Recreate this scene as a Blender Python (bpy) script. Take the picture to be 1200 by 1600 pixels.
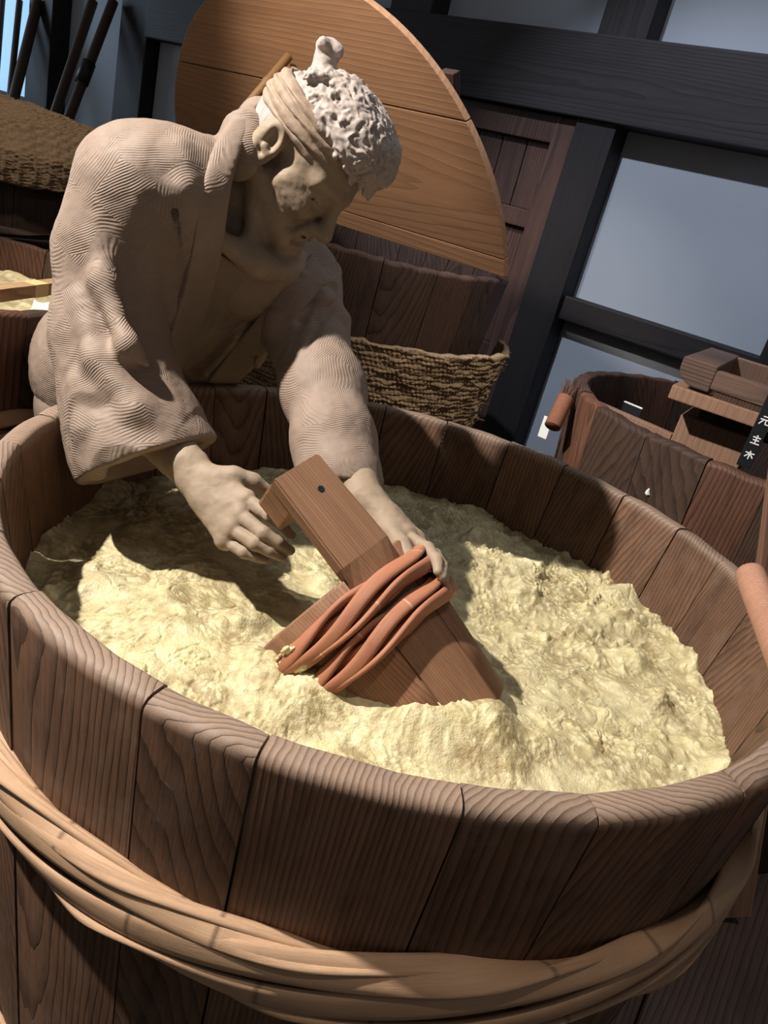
import bpy, bmesh, math, random
import numpy as np
from mathutils import Vector, Matrix

S = bpy.context.scene
C = S.collection
for o in list(bpy.data.objects):
    bpy.data.objects.remove(o)
random.seed(7)
RNG = np.random.default_rng(11)
PI = math.pi

# ------------------------------------------------------------------ camera, world, lights, exposure
cam_d = bpy.data.cameras.new('camera')
cam = bpy.data.objects.new('camera', cam_d)
C.objects.link(cam)
S.camera = cam
cam_d.sensor_fit = 'AUTO'
cam_d.sensor_width = 36.0
cam_d.lens = 36.0 * 1202 / 1600
cam_d.clip_start = 0.02
_R, _U, _F = Vector((0.9656,0.1002,0.2398)), Vector((-0.2599,0.3724,0.8909)), Vector((0.0000,0.9226,-0.3857))
m = Matrix.Identity(4)
for i in range(3):
    m[i][0], m[i][1], m[i][2] = _R[i], _U[i], -_F[i]
m.translation = Vector((-0.03573, -0.96293, 1.27376))
cam.matrix_world = m

S.view_settings.view_transform = 'Standard'
S.view_settings.look = 'None'
S.view_settings.gamma = 1.0
S.view_settings.use_curve_mapping = False
S.view_settings.exposure = 0.0

world = bpy.data.worlds.new('world')
S.world = world
world.use_nodes = True
world.node_tree.nodes['Background'].inputs[0].default_value = (1.0, 0.96, 0.92, 1)
world.node_tree.nodes['Background'].inputs[1].default_value = 0.125

def spot(name, loc, target, power, angle, blend, size, color):
    d = bpy.data.lights.new(name, 'SPOT')
    d.energy = power; d.spot_size = math.radians(angle); d.spot_blend = blend
    d.shadow_soft_size = size; d.color = color
    o = bpy.data.objects.new(name, d); C.objects.link(o)
    o.location = loc
    o.rotation_euler = (Vector(target) - Vector(loc)).to_track_quat('-Z', 'Y').to_euler()
    return o

def area(name, loc, target, power, sx, sy, color):
    d = bpy.data.lights.new(name, 'AREA')
    d.shape = 'RECTANGLE'; d.size = sx; d.size_y = sy
    d.energy = power; d.color = color
    o = bpy.data.objects.new(name, d); C.objects.link(o)
    o.location = loc
    o.rotation_euler = (Vector(target) - Vector(loc)).to_track_quat('-Z', 'Y').to_euler()
    return o

KEY = (-1.62, -0.42, 2.72)
spot('key_spotlight', KEY, (-0.02, 0.02, 0.85), 500, 40, 0.25, 0.03, (1.0, 0.95, 0.87))
spot('rear_spotlight', (-1.6, 0.2, 2.9), (-1.05, 0.72, 0.80), 330, 26, 0.4, 0.03, (1.0, 0.93, 0.82))
spot('lid_fill', (-1.25, 0.35, 2.35), (-0.42, 1.35, 1.40), 120, 38, 0.8, 0.05, (1.0, 0.91, 0.80))  # added fill in place of the bounce light on the lid's face
spot('vat_fill', (-1.5, 1.2, 2.9), (-1.85, 2.15, 1.1), 90, 36, 0.7, 0.05, (1.0, 0.91, 0.80))  # added fill, lifts the straw mat on the far left vat
spot('mat_fill', (0.55, -0.3, 2.9), (0.02, 1.15, 0.78), 130, 18, 0.9, 0.05, (1.0, 0.91, 0.80))  # extra light put in to brighten the mat round the tall tub
spot('hoop_spotlight', (-0.30, -0.95, 3.0), (0.0, -0.52, 0.66), 52, 24, 0.8, 0.03, (1.0, 0.88, 0.74))
spot('wall_spotlight', (-0.95, 0.35, 3.05), (0.55, 1.78, 1.15), 230, 46, 0.6, 0.03, (0.80, 0.87, 1.0))
spot('floor_fill', (1.9, -0.2, 2.9), (1.15, 0.15, 0.0), 70, 36, 0.7, 0.05, (1.0, 0.93, 0.85))  # unseen lamp added to keep the right-hand floor boards from going black
area('window_daylight', (-4.75, 3.95, 1.75), (-1.6, 2.9, 1.3), 30, 0.9, 0.9, (0.62, 0.80, 1.0))
area('ceiling_light', (0.70, 1.05, 3.0), (0.75, 0.9, 0.9), 7, 0.4, 0.4, (0.85, 0.90, 1.0))

# ------------------------------------------------------------------ helpers
def lin(r, g, b):
    def f(c):
        c /= 255.0
        return c / 12.92 if c <= 0.04045 else ((c + 0.055) / 1.055) ** 2.4
    return (f(r), f(g), f(b), 1.0)

def V(*a):
    return np.array(a, float)

def unit(v):
    v = np.asarray(v, float)
    return v / np.linalg.norm(v)

def empty(name, label, cat, loc=(0, 0, 0), rotz=0.0, group=None, matrix=None):
    o = bpy.data.objects.new(name, None)
    C.objects.link(o)
    o.empty_display_size = 0.05
    if matrix is not None:
        o.matrix_world = matrix
    else:
        o.location = loc
        o.rotation_euler = (0, 0, rotz)
    o['label'] = label; o['category'] = cat
    if group: o['group'] = group
    return o

def tag(o, label, cat, group=None, kind=None):
    o['label'] = label; o['category'] = cat
    if group: o['group'] = group
    if kind: o['kind'] = kind
    return o

def link(name, me, mat, parent=None, smooth=False, loc=None, rotz=None):
    o = bpy.data.objects.new(name, me)
    C.objects.link(o)
    if mat is not None and not me.materials:
        me.materials.append(mat)
    if smooth:
        me.polygons.foreach_set('use_smooth', np.ones(len(me.polygons), bool))
    if parent is not None:
        o.parent = parent
    if loc is not None: o.location = loc
    if rotz is not None: o.rotation_euler = (0, 0, rotz)
    return o

def npmesh(name, v, f):
    """fast mesh from numpy verts (n,3) and quads (m,4) or a python list of faces"""
    me = bpy.data.meshes.new(name)
    if isinstance(f, np.ndarray):
        k = f.shape[1]
        me.vertices.add(len(v)); me.vertices.foreach_set('co', np.asarray(v, np.float32).ravel())
        me.loops.add(f.size); me.loops.foreach_set('vertex_index', f.astype(np.int32).ravel())
        me.polygons.add(len(f)); me.polygons.foreach_set('loop_start', np.arange(0, f.size, k, dtype=np.int32))
        me.update(calc_edges=True)
    else:
        me.from_pydata([tuple(p) for p in v], [], f)
        me.update()
    return me

def struct(name, me, mat, parent=None, smooth=False):
    o = link(name, me, mat, parent, smooth)
    if parent is None:
        o['kind'] = 'structure'
    return o

def box_me(name, size, bevel=0.004, seg=2, center=(0, 0, 0), jit=0.0):
    bm = bmesh.new()
    bmesh.ops.create_cube(bm, size=1)
    for v in bm.verts:
        v.co = Vector((v.co.x * size[0] + center[0], v.co.y * size[1] + center[1], v.co.z * size[2] + center[2]))
        if jit:
            v.co += Vector((random.uniform(-jit, jit), random.uniform(-jit, jit), random.uniform(-jit, jit)))
    if bevel:
        bmesh.ops.bevel(bm, geom=bm.edges[:], offset=bevel, segments=seg, affect='EDGES', profile=0.6)
    me = bpy.data.meshes.new(name); bm.to_mesh(me); bm.free()
    return me

def prism_me(name, outline, depth, bevel=0.0, axis_back=True):
    """extrude a 2-D outline (x,z) along +y by depth"""
    bm = bmesh.new()
    vs = [bm.verts.new((p[0], 0, p[1])) for p in outline]
    f = bm.faces.new(vs)
    r = bmesh.ops.extrude_face_region(bm, geom=[f])
    for g in r['geom']:
        if isinstance(g, bmesh.types.BMVert):
            g.co.y += depth
    bmesh.ops.recalc_face_normals(bm, faces=bm.faces[:])
    if bevel:
        es = [e for e in bm.edges if len(e.link_faces) == 2 and e.calc_face_angle(0) > 1.0]
        bmesh.ops.bevel(bm, geom=es, offset=bevel, segments=2, affect='EDGES', profile=0.6)
    me = bpy.data.meshes.new(name); bm.to_mesh(me); bm.free()
    return me

def sweep_me(name, path, radii, seg=12, sx=1.0, closed=False, up=(0, 0, 1), cap=True, prof=None):
    """tube along path; prof(angle)->radius factor"""
    path = np.asarray(path, float); n = len(path)
    radii = np.broadcast_to(np.asarray(radii, float), (n,))
    if closed:
        T = np.roll(path, -1, 0) - np.roll(path, 1, 0)
    else:
        T = np.gradient(path, axis=0)
    T /= np.linalg.norm(T, axis=1)[:, None]
    up = np.asarray(up, float)
    if up.ndim == 1: up = np.broadcast_to(up, (n, 3))
    A = np.cross(up, T); A /= np.linalg.norm(A, axis=1)[:, None]
    B = np.cross(T, A)
    th = np.linspace(0, 2 * PI, seg, endpoint=False)
    pf = np.ones(seg) if prof is None else np.array([prof(t) for t in th])
    v = path[:, None, :] + radii[:, None, None] * pf[None, :, None] * (np.cos(th)[None, :, None] * A[:, None, :] * sx + np.sin(th)[None, :, None] * B[:, None, :])
    v = v.reshape(-1, 3)
    f = []
    m_ = n if closed else n - 1
    for i in range(m_):
        j = (i + 1) % n
        for k in range(seg):
            l = (k + 1) % seg
            f.append((i * seg + k, i * seg + l, j * seg + l, j * seg + k))
    if not closed and cap:
        f.append(tuple(range(seg - 1, -1, -1)))
        f.append(tuple(range((n - 1) * seg, n * seg)))
    return npmesh(name, v, f)

# --- numpy noise
def _hash(i, j, k, s):
    n = (i.astype(np.int64) * 73856093) ^ (j.astype(np.int64) * 19349663) ^ (k.astype(np.int64) * 83492791) ^ (s * 2654435761)
    n = (n ^ (n >> 13)) * 1274126177 & 0x7fffffff
    n = (n ^ (n >> 16)) * 668265263 & 0x7fffffff
    return ((n ^ (n >> 15)) & 0xffffff) / float(0xffffff)

def vnoise(p, s=0):
    """value noise, p (n,3) -> [-1,1]"""
    f = np.floor(p); t = p - f; t = t * t * t * (t * (t * 6 - 15) + 10); f = f.astype(np.int64)
    out = 0
    for a in (0, 1):
        for b in (0, 1):
            for c in (0, 1):
                w = (t[:, 0] if a else 1 - t[:, 0]) * (t[:, 1] if b else 1 - t[:, 1]) * (t[:, 2] if c else 1 - t[:, 2])
                out = out + w * _hash(f[:, 0] + a, f[:, 1] + b, f[:, 2] + c, s)
    return out * 2 - 1

def fbm(p, oct=4, s=0, gain=0.5):
    o = 0; a = 1.0
    for i in range(oct):
        o = o + a * vnoise(p * (2.03 ** i) + 17.3 * i, s + i); a *= gain
    return o

def worley2(p, s=0):
    """p (n,2): F1, F2 and the cell's hash"""
    f = np.floor(p).astype(np.int64)
    d1 = np.full(len(p), 9.0); d2 = d1.copy(); h1 = np.zeros(len(p))
    z = np.zeros(len(p), np.int64)
    for a in (-1, 0, 1):
        for b in (-1, 0, 1):
            i, j = f[:, 0] + a, f[:, 1] + b
            d = np.hypot(i + _hash(i, j, z, s) - p[:, 0], j + _hash(i, j, z + 1, s) - p[:, 1])
            h = _hash(i, j, z + 2, s)
            c = d < d1
            d2 = np.where(c, d1, np.minimum(d2, d)); h1 = np.where(c, h, h1); d1 = np.where(c, d, d1)
    return d1, d2, h1

# --- signed-distance sculpting
def smin(a, b, k):
    if k <= 0: return np.minimum(a, b)
    h = np.maximum(k - np.abs(a - b), 0) / k
    return np.minimum(a, b) - h * h * k * 0.25

class Vol:
    def __init__(s, lo, hi, vox):
        s.lo = np.array(lo, float); s.vox = vox
        s.n = np.ceil((np.array(hi) - s.lo) / vox).astype(int) + 1
        s.ax = [(s.lo[i] + vox * np.arange(s.n[i])).astype(np.float32) for i in range(3)]
        s.D = np.full(s.n, 0.05, np.float32); s.rs = 1.0
    def block(s, lo, hi):
        a = np.clip(np.floor((np.array(lo) - s.lo) / s.vox).astype(int), 0, s.n)
        b = np.clip(np.ceil((np.array(hi) - s.lo) / s.vox).astype(int) + 1, 0, s.n)
        if np.any(b <= a): return None
        sl = tuple(slice(a[i], b[i]) for i in range(3))
        return sl, (s.ax[0][sl[0]][:, None, None], s.ax[1][sl[1]][None, :, None], s.ax[2][sl[2]][None, None, :])
    def op(s, fn, lo, hi, k=0.01, mode='add', m=0.03):
        r = s.block(np.array(lo) - m, np.array(hi) + m)
        if r is None: return
        sl, P = r
        d = fn(*P).astype(np.float32)
        if mode == 'add': s.D[sl] = smin(s.D[sl], d, k)
        else: s.D[sl] = -smin(-s.D[sl], d, k)
    def cap(s, a, b, ra, rb=None, k=0.01, mode='add', sq=None):
        """round cone; sq=(dir,g) squashes along dir"""
        rb = ra if rb is None else rb
        ra, rb, k = ra * s.rs, rb * s.rs, k * s.rs
        a = np.array(a, float); b = np.array(b, float); r = max(ra, rb)
        if sq is not None:
            dr, g = unit(sq[0]), sq[1]
        def fn(X, Y, Z):
            px, py, pz = X - a[0], Y - a[1], Z - a[2]
            dx, dy, dz = b - a
            if sq is not None:
                q = (px * dr[0] + py * dr[1] + pz * dr[2]) * (g - 1)
                px, py, pz = px + q * dr[0], py + q * dr[1], pz + q * dr[2]
                t = (dx * dr[0] + dy * dr[1] + dz * dr[2]) * (g - 1)
                dx, dy, dz = dx + t * dr[0], dy + t * dr[1], dz + t * dr[2]
            L = dx * dx + dy * dy + dz * dz + 1e-9
            t = np.clip((px * dx + py * dy + pz * dz) / L, 0, 1)
            return np.sqrt((px - t * dx) ** 2 + (py - t * dy) ** 2 + (pz - t * dz) ** 2) - (ra + (rb - ra) * t)
        s.op(fn, np.minimum(a, b) - r, np.maximum(a, b) + r, k, mode)
    def chain(s, pts, radii, k=0.01, mode='add', sq=None):
        for i in range(len(pts) - 1):
            s.cap(pts[i], pts[i + 1], radii[i], radii[i + 1], k, mode, sq)
    def ell(s, c, r, fr=None, k=0.01, mode='add'):
        """ellipsoid, fr = 3 axes (rows)"""
        c = np.array(c, float); r = np.array(r, float) * s.rs; k = k * s.rs; fr = np.eye(3) if fr is None else np.asarray(fr)
        R = r.max()
        def fn(X, Y, Z):
            p = (X - c[0], Y - c[1], Z - c[2])
            q = [fr[i][0] * p[0] + fr[i][1] * p[1] + fr[i][2] * p[2] for i in range(3)]
            k0 = np.sqrt(sum((q[i] / r[i]) ** 2 for i in range(3)))
            k1 = np.sqrt(sum((q[i] / (r[i] * r[i])) ** 2 for i in range(3))) + 1e-6
            return k0 * (k0 - 1) / k1
        s.op(fn, c - R, c + R, k, mode)
    def mesh(s):
        D = s.D; vox = s.vox
        ins = D < 0
        n = np.array(D.shape)
        cnt = np.zeros(n - 1, np.int8)
        for a in (0, 1):
            for b in (0, 1):
                for c in (0, 1):
                    cnt += ins[a:n[0] - 1 + a, b:n[1] - 1 + b, c:n[2] - 1 + c]
        act = np.argwhere((cnt > 0) & (cnt < 8))
        idm = np.full(n - 1, -1, np.int32)
        idm[act[:, 0], act[:, 1], act[:, 2]] = np.arange(len(act))
        acc = np.zeros((len(act), 3)); num = np.zeros(len(act))
        cs = [(a, b, c) for a in (0, 1) for b in (0, 1) for c in (0, 1)]
        val = {q: D[act[:, 0] + q[0], act[:, 1] + q[1], act[:, 2] + q[2]] for q in cs}
        for q in cs:
            for ax in range(3):
                if q[ax] == 0:
                    r = list(q); r[ax] = 1; r = tuple(r)
                    d0, d1 = val[q], val[r]
                    x = (d0 < 0) != (d1 < 0)
                    t = np.where(x, d0 / np.where(x, d0 - d1, 1), 0)
                    p = np.tile(np.array(q, float), (len(act), 1)); p[:, ax] = t
                    acc += p * x[:, None]; num += x
        v = s.lo + vox * (act + acc / num[:, None])
        quads = []
        for ax in range(3):
            b_, c_ = [(1, 2), (2, 0), (0, 1)][ax]
            sl0 = [slice(None)] * 3; sl1 = [slice(None)] * 3
            sl0[ax] = slice(0, n[ax] - 1); sl1[ax] = slice(1, n[ax])
            A, B = ins[tuple(sl0)], ins[tuple(sl1)]
            e = np.argwhere(A != B)
            ok = (e[:, b_] > 0) & (e[:, c_] > 0) & (e[:, b_] < n[b_] - 1) & (e[:, c_] < n[c_] - 1)
            e = e[ok]
            fl = A[e[:, 0], e[:, 1], e[:, 2]]
            ids = []
            for db, dc in ((-1, -1), (0, -1), (0, 0), (-1, 0)):
                g = e.copy(); g[:, b_] += db; g[:, c_] += dc
                ids.append(idm[g[:, 0], g[:, 1], g[:, 2]])
            q = np.stack(ids, 1)
            q[~fl] = q[~fl][:, ::-1]
            quads.append(q)
        q = np.concatenate(quads)
        q = q[(q >= 0).all(1)]
        return v, q

def vnormals(v, q):
    n = np.cross(v[q[:, 2]] - v[q[:, 0]], v[q[:, 3]] - v[q[:, 1]])
    N = np.zeros_like(v)
    for i in range(4):
        for a in range(3):
            N[:, a] += np.bincount(q[:, i], n[:, a], len(v))
    return N / (np.linalg.norm(N, axis=1)[:, None] + 1e-12)

def relax(v, q, it=1, w=0.5):
    e = np.concatenate([q[:, [0, 1]], q[:, [1, 2]], q[:, [2, 3]], q[:, [3, 0]]])
    deg = np.bincount(e[:, 0], minlength=len(v)) + np.bincount(e[:, 1], minlength=len(v))
    for _ in range(it):
        a = np.stack([np.bincount(e[:, 0], v[e[:, 1], k], len(v)) + np.bincount(e[:, 1], v[e[:, 0], k], len(v)) for k in range(3)], 1)
        v = v * (1 - w) + w * a / np.maximum(deg, 1)[:, None]
    return v

# ------------------------------------------------------------------ materials
class NT:
    def __init__(s, name):
        s.mat = bpy.data.materials.new(name); s.mat.use_nodes = True
        s.t = s.mat.node_tree; s.t.nodes.clear()
        s.out = s.t.nodes.new('ShaderNodeOutputMaterial')
        s.b = s.t.nodes.new('ShaderNodeBsdfPrincipled')
        s.t.links.new(s.b.outputs[0], s.out.inputs[0])
    def n(s, typ, **kw):
        nd = s.t.nodes.new('ShaderNode' + typ)
        for k, v in kw.items(): setattr(nd, k, v)
        return nd
    def l(s, a, b): s.t.links.new(a, b)
    def set(s, nd, i, v):
        if hasattr(v, 'is_output') or isinstance(v, bpy.types.NodeSocket): s.l(v, nd.inputs[i])
        else: nd.inputs[i].default_value = v
    def math(s, op, a, b=None, c=None):
        nd = s.n('Math', operation=op)
        s.set(nd, 0, a)
        if b is not None: s.set(nd, 1, b)
        if c is not None: s.set(nd, 2, c)
        return nd.outputs[0]
    def vmath(s, op, a, b=None):
        nd = s.n('VectorMath', operation=op)
        s.set(nd, 0, a)
        if b is not None: s.set(nd, 1, b)
        return nd.outputs['Value'] if op in ('DOT_PRODUCT', 'LENGTH', 'DISTANCE') else nd.outputs[0]
    def noise(s, vec, scale, detail=3, rough=0.5, out=0):
        nd = s.n('TexNoise'); s.l(vec, nd.inputs['Vector'])
        nd.inputs['Scale'].default_value = scale; nd.inputs['Detail'].default_value = detail; nd.inputs['Roughness'].default_value = rough
        return nd.outputs[out]
    def ramp(s, fac, stops):
        nd = s.n('ValToRGB'); s.l(fac, nd.inputs[0])
        el = nd.color_ramp.elements
        while len(el) < len(stops): el.new(0.5)
        for e, (p, c) in zip(el, stops): e.position = p; e.color = c
        return nd.outputs[0]
    def mix(s, fac, a, b, blend='MIX'):
        nd = s.n('Mix', data_type='RGBA', blend_type=blend)
        s.set(nd, 0, fac); s.set(nd, 6, a); s.set(nd, 7, b)
        return nd.outputs[2]
    def bump(s, h, strength, dist, normal=None):
        nd = s.n('Bump'); nd.inputs['Strength'].default_value = strength; nd.inputs['Distance'].default_value = dist
        s.l(h, nd.inputs['Height'])
        if normal is not None: s.l(normal, nd.inputs['Normal'])
        return nd.outputs[0]

def wood(name, dark, light, ring=150.0, axis='z', rough=0.7, relief=0.0010, contrast=1.0, wear=None, spec=0.3, x0=0.06, patch=0.35, y0=0.0, rimz=None):
    """solid growth-ring wood, the tree axis along the object's own `axis`; every object gets its own cut"""
    t = NT(name)
    tc = t.n('TexCoord'); oi = t.n('ObjectInfo')
    co = tc.outputs['Object']
    if axis != 'z':
        sp = t.n('SeparateXYZ'); t.l(co, sp.inputs[0]); cb = t.n('CombineXYZ')
        order = {'x': (1, 2, 0), 'y': (0, 2, 1)}[axis]
        for i, k in enumerate(order): t.l(sp.outputs[k], cb.inputs[i])
        co = cb.outputs[0]
    rnd = oi.outputs['Random']
    r2 = t.math('FRACT', t.math('MULTIPLY', rnd, 37.7))
    r3 = t.math('FRACT', t.math('MULTIPLY', rnd, 91.3))
    off = t.n('CombineXYZ')
    t.l(t.math('MULTIPLY_ADD', rnd, 0.3, x0 - 0.7), off.inputs[0])
    t.l(t.math('MULTIPLY_ADD', r2, 0.46, y0 - 0.23), off.inputs[1])
    t.l(t.math('MULTIPLY', r3, 7.0), off.inputs[2])
    p = t.vmath('ADD', co, off.outputs[0])
    st = t.vmath('MULTIPLY', p, (1.0, 1.0, 0.16))
    warp = t.noise(st, 7.0, 3, 0.5, 1)
    wv = t.vmath('MULTIPLY', t.vmath('SUBTRACT', warp, (0.5, 0.5, 0.5)), (0.035, 0.035, 0))
    q = t.vmath('ADD', p, wv)
    sx = t.n('SeparateXYZ'); t.l(q, sx.inputs[0])
    tilt = t.math('MULTIPLY_ADD', r3, 0.16, -0.08)
    qx = t.math('MULTIPLY_ADD', sx.outputs[2], tilt, sx.outputs[0])
    r = t.math('SQRT', t.math('ADD', t.math('MULTIPLY', qx, qx), t.math('MULTIPLY', sx.outputs[1], sx.outputs[1])))
    fine = t.noise(t.vmath('MULTIPLY', p, (1, 1, 0.03)), 60, 2)
    ph = t.math('ADD', t.math('MULTIPLY', r, ring), t.math('MULTIPLY', fine, 0.5))
    saw = t.math('FRACT', ph)
    lat = t.math('POWER', saw, 2.6)                       # narrow late-wood line
    lat = t.math('MULTIPLY', lat, t.math('SUBTRACT', 1.0, t.math('POWER', saw, 30.0)))
    fib = t.noise(t.vmath('MULTIPLY', p, (1, 1, 0.02)), 300, 4, 0.75)
    pat = t.noise(t.vmath('MULTIPLY', p, (1, 1, 0.4)), 9, 4, 0.6)
    base = t.mix(t.math('MULTIPLY', lat, 0.85 * contrast), light, dark)
    strk = t.ramp(t.noise(t.vmath('MULTIPLY', p, (1, 1, 0.05)), 34, 4, 0.7), [(0.50, (0, 0, 0, 1)), (0.72, (1, 1, 1, 1))])
    base = t.mix(t.math('MULTIPLY', strk, 0.6 * contrast), base, dark)
    base = t.mix(t.math('MULTIPLY', t.ramp(fib, [(0.35, (0, 0, 0, 1)), (0.75, (1, 1, 1, 1))]), 0.5), base, dark)
    tone = t.math('MULTIPLY_ADD', rnd, 0.35, 0.80)
    tone = t.math('MULTIPLY', tone, t.math('MULTIPLY_ADD', pat, 2 * patch, 1.0 - patch))
    cl = t.n('CombineColor'); 
    for i in range(3): t.l(tone, cl.inputs[i])
    base = t.mix(1.0, base, cl.outputs[0], 'MULTIPLY')
    if wear is not None:
        w = t.ramp(t.noise(p, 22, 5, 0.65), [(0.52, (0, 0, 0, 1)), (0.72, (1, 1, 1, 1))])
        base = t.mix(t.math('MULTIPLY', w, 0.55), base, wear)
    if rimz is not None:                                  # the hand-worn, bleached lip of the tub
        so = t.n('SeparateXYZ'); t.l(tc.outputs['Object'], so.inputs[0])
        up_ = t.n('MapRange'); up_.inputs[1].default_value = rimz - 0.016; up_.inputs[2].default_value = rimz - 0.002
        t.l(t.math('MULTIPLY_ADD', pat, 0.012, t.math('ADD', so.outputs[2], -0.006)), up_.inputs[0])
        base = t.mix(t.math('MULTIPLY', up_.outputs[0], t.math('SUBTRACT', 0.52, t.math('MULTIPLY', lat, 0.40))), base, lin(168, 148, 132))
    t.l(base, t.b.inputs['Base Color'])
    t.b.inputs['Roughness'].default_value = rough
    t.b.inputs['Specular IOR Level'].default_value = spec
    h = t.math('ADD', t.math('MULTIPLY', lat, 1.0), t.math('MULTIPLY', fib, 0.5))
    t.l(t.bump(h, 0.8, relief), t.b.inputs['Normal'])
    return t.mat

def plain(name, col, rough=0.6, spec=0.3, var=0.0, scale=30, bump=0.0, emit=None):
    t = NT(name)
    t.b.inputs['Roughness'].default_value = rough
    t.b.inputs['Specular IOR Level'].default_value = spec
    t.b.inputs['Base Color'].default_value = col
    if var or bump:
        tc = t.n('TexCoord')
        nz = t.noise(tc.outputs['Object'], scale, 5, 0.6)
        if var:
            c2 = tuple(c * (1 - var) for c in col[:3]) + (1,)
            t.l(t.mix(nz, col, c2), t.b.inputs['Base Color'])
        if bump: t.l(t.bump(nz, 0.6, bump), t.b.inputs['Normal'])
    if emit:
        t.b.inputs['Emission Color'].default_value = emit[0]; t.b.inputs['Emission Strength'].default_value = emit[1]
    return t.mat

def clay(name, col, col2, comb=True, depth=0.0007):
    """modelled clay; comb = the tooth-comb strokes of the sculptor, laid in patches"""
    t = NT(name)
    tc = t.n('TexCoord'); co = tc.outputs['Object']
    big = t.noise(co, 9, 4, 0.6); sm = t.noise(co, 70, 4, 0.6)
    base = t.mix(t.math('MULTIPLY_ADD', sm, 0.6, -0.05), col, col2)
    base = t.mix(t.math('MULTIPLY', t.ramp(big, [(0.4, (0, 0, 0, 1)), (0.65, (1, 1, 1, 1))]), 0.35), base, col2)
    t.l(base, t.b.inputs['Base Color'])
    t.b.inputs['Roughness'].default_value = 0.62
    t.b.inputs['Specular IOR Level'].default_value = 0.3
    nrm = t.bump(t.math('ADD', t.math('MULTIPLY', big, 2.0), sm), 0.5, 0.0016)
    if comb:
        w = t.vmath('ADD', co, t.vmath('MULTIPLY', t.vmath('SUBTRACT', t.noise(co, 14, 2, 0.5, 1), (0.5, 0.5, 0.5)), (0.014, 0.014, 0.014)))
        vo = t.n('TexVoronoi', feature='F1'); vo.inputs['Scale'].default_value = 16
        t.l(w, vo.inputs['Vector'])
        d = t.vmath('NORMALIZE', t.vmath('ADD', t.vmath('MULTIPLY', t.vmath('SUBTRACT', vo.outputs['Color'], (0.5, 0.5, 0.5)), (0.9, 0.9, 1.0)), (-0.22, 0.12, 0.42)))
        s_ = t.math('SINE', t.math('MULTIPLY', t.vmath('DOT_PRODUCT', w, d), 2100.0))
        s_ = t.math('MULTIPLY', s_, t.ramp(t.noise(co, 26, 3), [(0.40, (0.12, 0.12, 0.12, 1)), (0.58, (1, 1, 1, 1))]))
        nrm = t.bump(t.math('MULTIPLY_ADD', s_, 0.5, t.math('MULTIPLY', vo.outputs['Distance'], -1.0)), 0.75, depth, nrm)
    t.l(nrm, t.b.inputs['Normal'])
    return t.mat

M = {}
M['stave'] = wood('old_cedar', lin(44, 31, 25), lin(122, 89, 68), ring=170, x0=-0.02, rough=0.6, relief=0.0008, wear=lin(112, 92, 80), rimz=0.88)
M['stave_dark'] = wood('dark_cedar', lin(32, 23, 20), lin(86, 63, 51), ring=150, x0=-0.02, rough=0.7, wear=lin(74, 60, 52))
M['stave_red'] = wood('reddish_cedar', lin(44, 27, 21), lin(114, 77, 60), ring=150, x0=-0.02, rough=0.6)
M['bucket'] = wood('bucket_wood', lin(84, 56, 42), lin(146, 106, 80), ring=300, x0=0.40, y0=0.6, rough=0.6, relief=0.0004, wear=lin(150, 116, 92), patch=0.2, contrast=0.8)
M['handle'] = wood('handle_wood', lin(98, 66, 48), lin(158, 117, 88), ring=330, x0=0.5, y0=0.6, rough=0.6, relief=0.0004, patch=0.15, contrast=0.7)
M['lid'] = wood('pale_cedar', lin(126, 90, 64), lin(172, 128, 94), ring=75, axis='x', x0=0.45, rough=0.6, relief=0.0003, contrast=0.6, patch=0.15)
M['timber'] = wood('black_timber', lin(15, 13, 16), lin(40, 34, 36), ring=110, axis='x', x0=0.5, rough=0.65, relief=0.0006)
M['timber_v'] = wood('black_timber_upright', lin(15, 13, 16), lin(40, 34, 36), ring=110, axis='z', x0=0.5, rough=0.65, relief=0.0006)
M['door'] = wood('door_wood', lin(34, 24, 22), lin(84, 58, 50), ring=110, axis='z', x0=0.5, rough=0.6)
M['device'] = wood('device_wood', lin(104, 78, 62), lin(150, 116, 96), ring=90, axis='z', x0=0.5, rough=0.65, contrast=0.5, patch=0.12, relief=0.0003)
M['device_dark'] = wood('device_dark_wood', lin(60, 46, 40), lin(122, 96, 84), ring=120, axis='x', x0=0.5, rough=0.65)
M['floor'] = wood('floor_boards', lin(32, 25, 24), lin(82, 64, 58), ring=90, axis='x', x0=0.5, rough=0.5)
M['pole'] = wood('pinkish_pole', lin(140, 92, 72), lin(190, 142, 118), ring=260, axis='z', x0=0.6, y0=0.6, rough=0.5, relief=0.0002, patch=0.1, contrast=0.5)
M['clay'] = clay('clay_robe', lin(152, 132, 118), lin(126, 107, 94))
M['skin'] = clay('clay_skin', lin(162, 142, 122), lin(138, 118, 98), comb=False)
M['hair'] = clay('clay_hair', lin(184, 170, 162), lin(152, 136, 128), comb=False)
M['band'] = clay('clay_band', lin(168, 146, 126), lin(140, 116, 98), comb=False)
M['plaster'] = plain('plaster', lin(158, 164, 174), 0.9, 0.1, var=0.06, scale=4)
M['paper'] = plain('shoji_paper', lin(190, 205, 225), 0.8, 0.1, emit=(lin(130, 185, 220), 0.75))
M['black'] = plain('black_card', lin(22, 24, 28), 0.5)
M['white'] = plain('white_paper', lin(225, 225, 220), 0.7)
M['ink'] = plain('white_paint', lin(235, 235, 235), 0.6)
M['straw'] = plain('straw', lin(178, 150, 118), 0.8, 0.15, var=0.55, scale=120)
M['straw_dark'] = plain('straw_old', lin(150, 122, 94), 0.85, 0.15, var=0.55, scale=90)
M['pole_dark'] = plain('pole_dark', lin(74, 58, 48), 0.6, 0.2, var=0.4, scale=40)
M['bamboo'] = None

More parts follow.
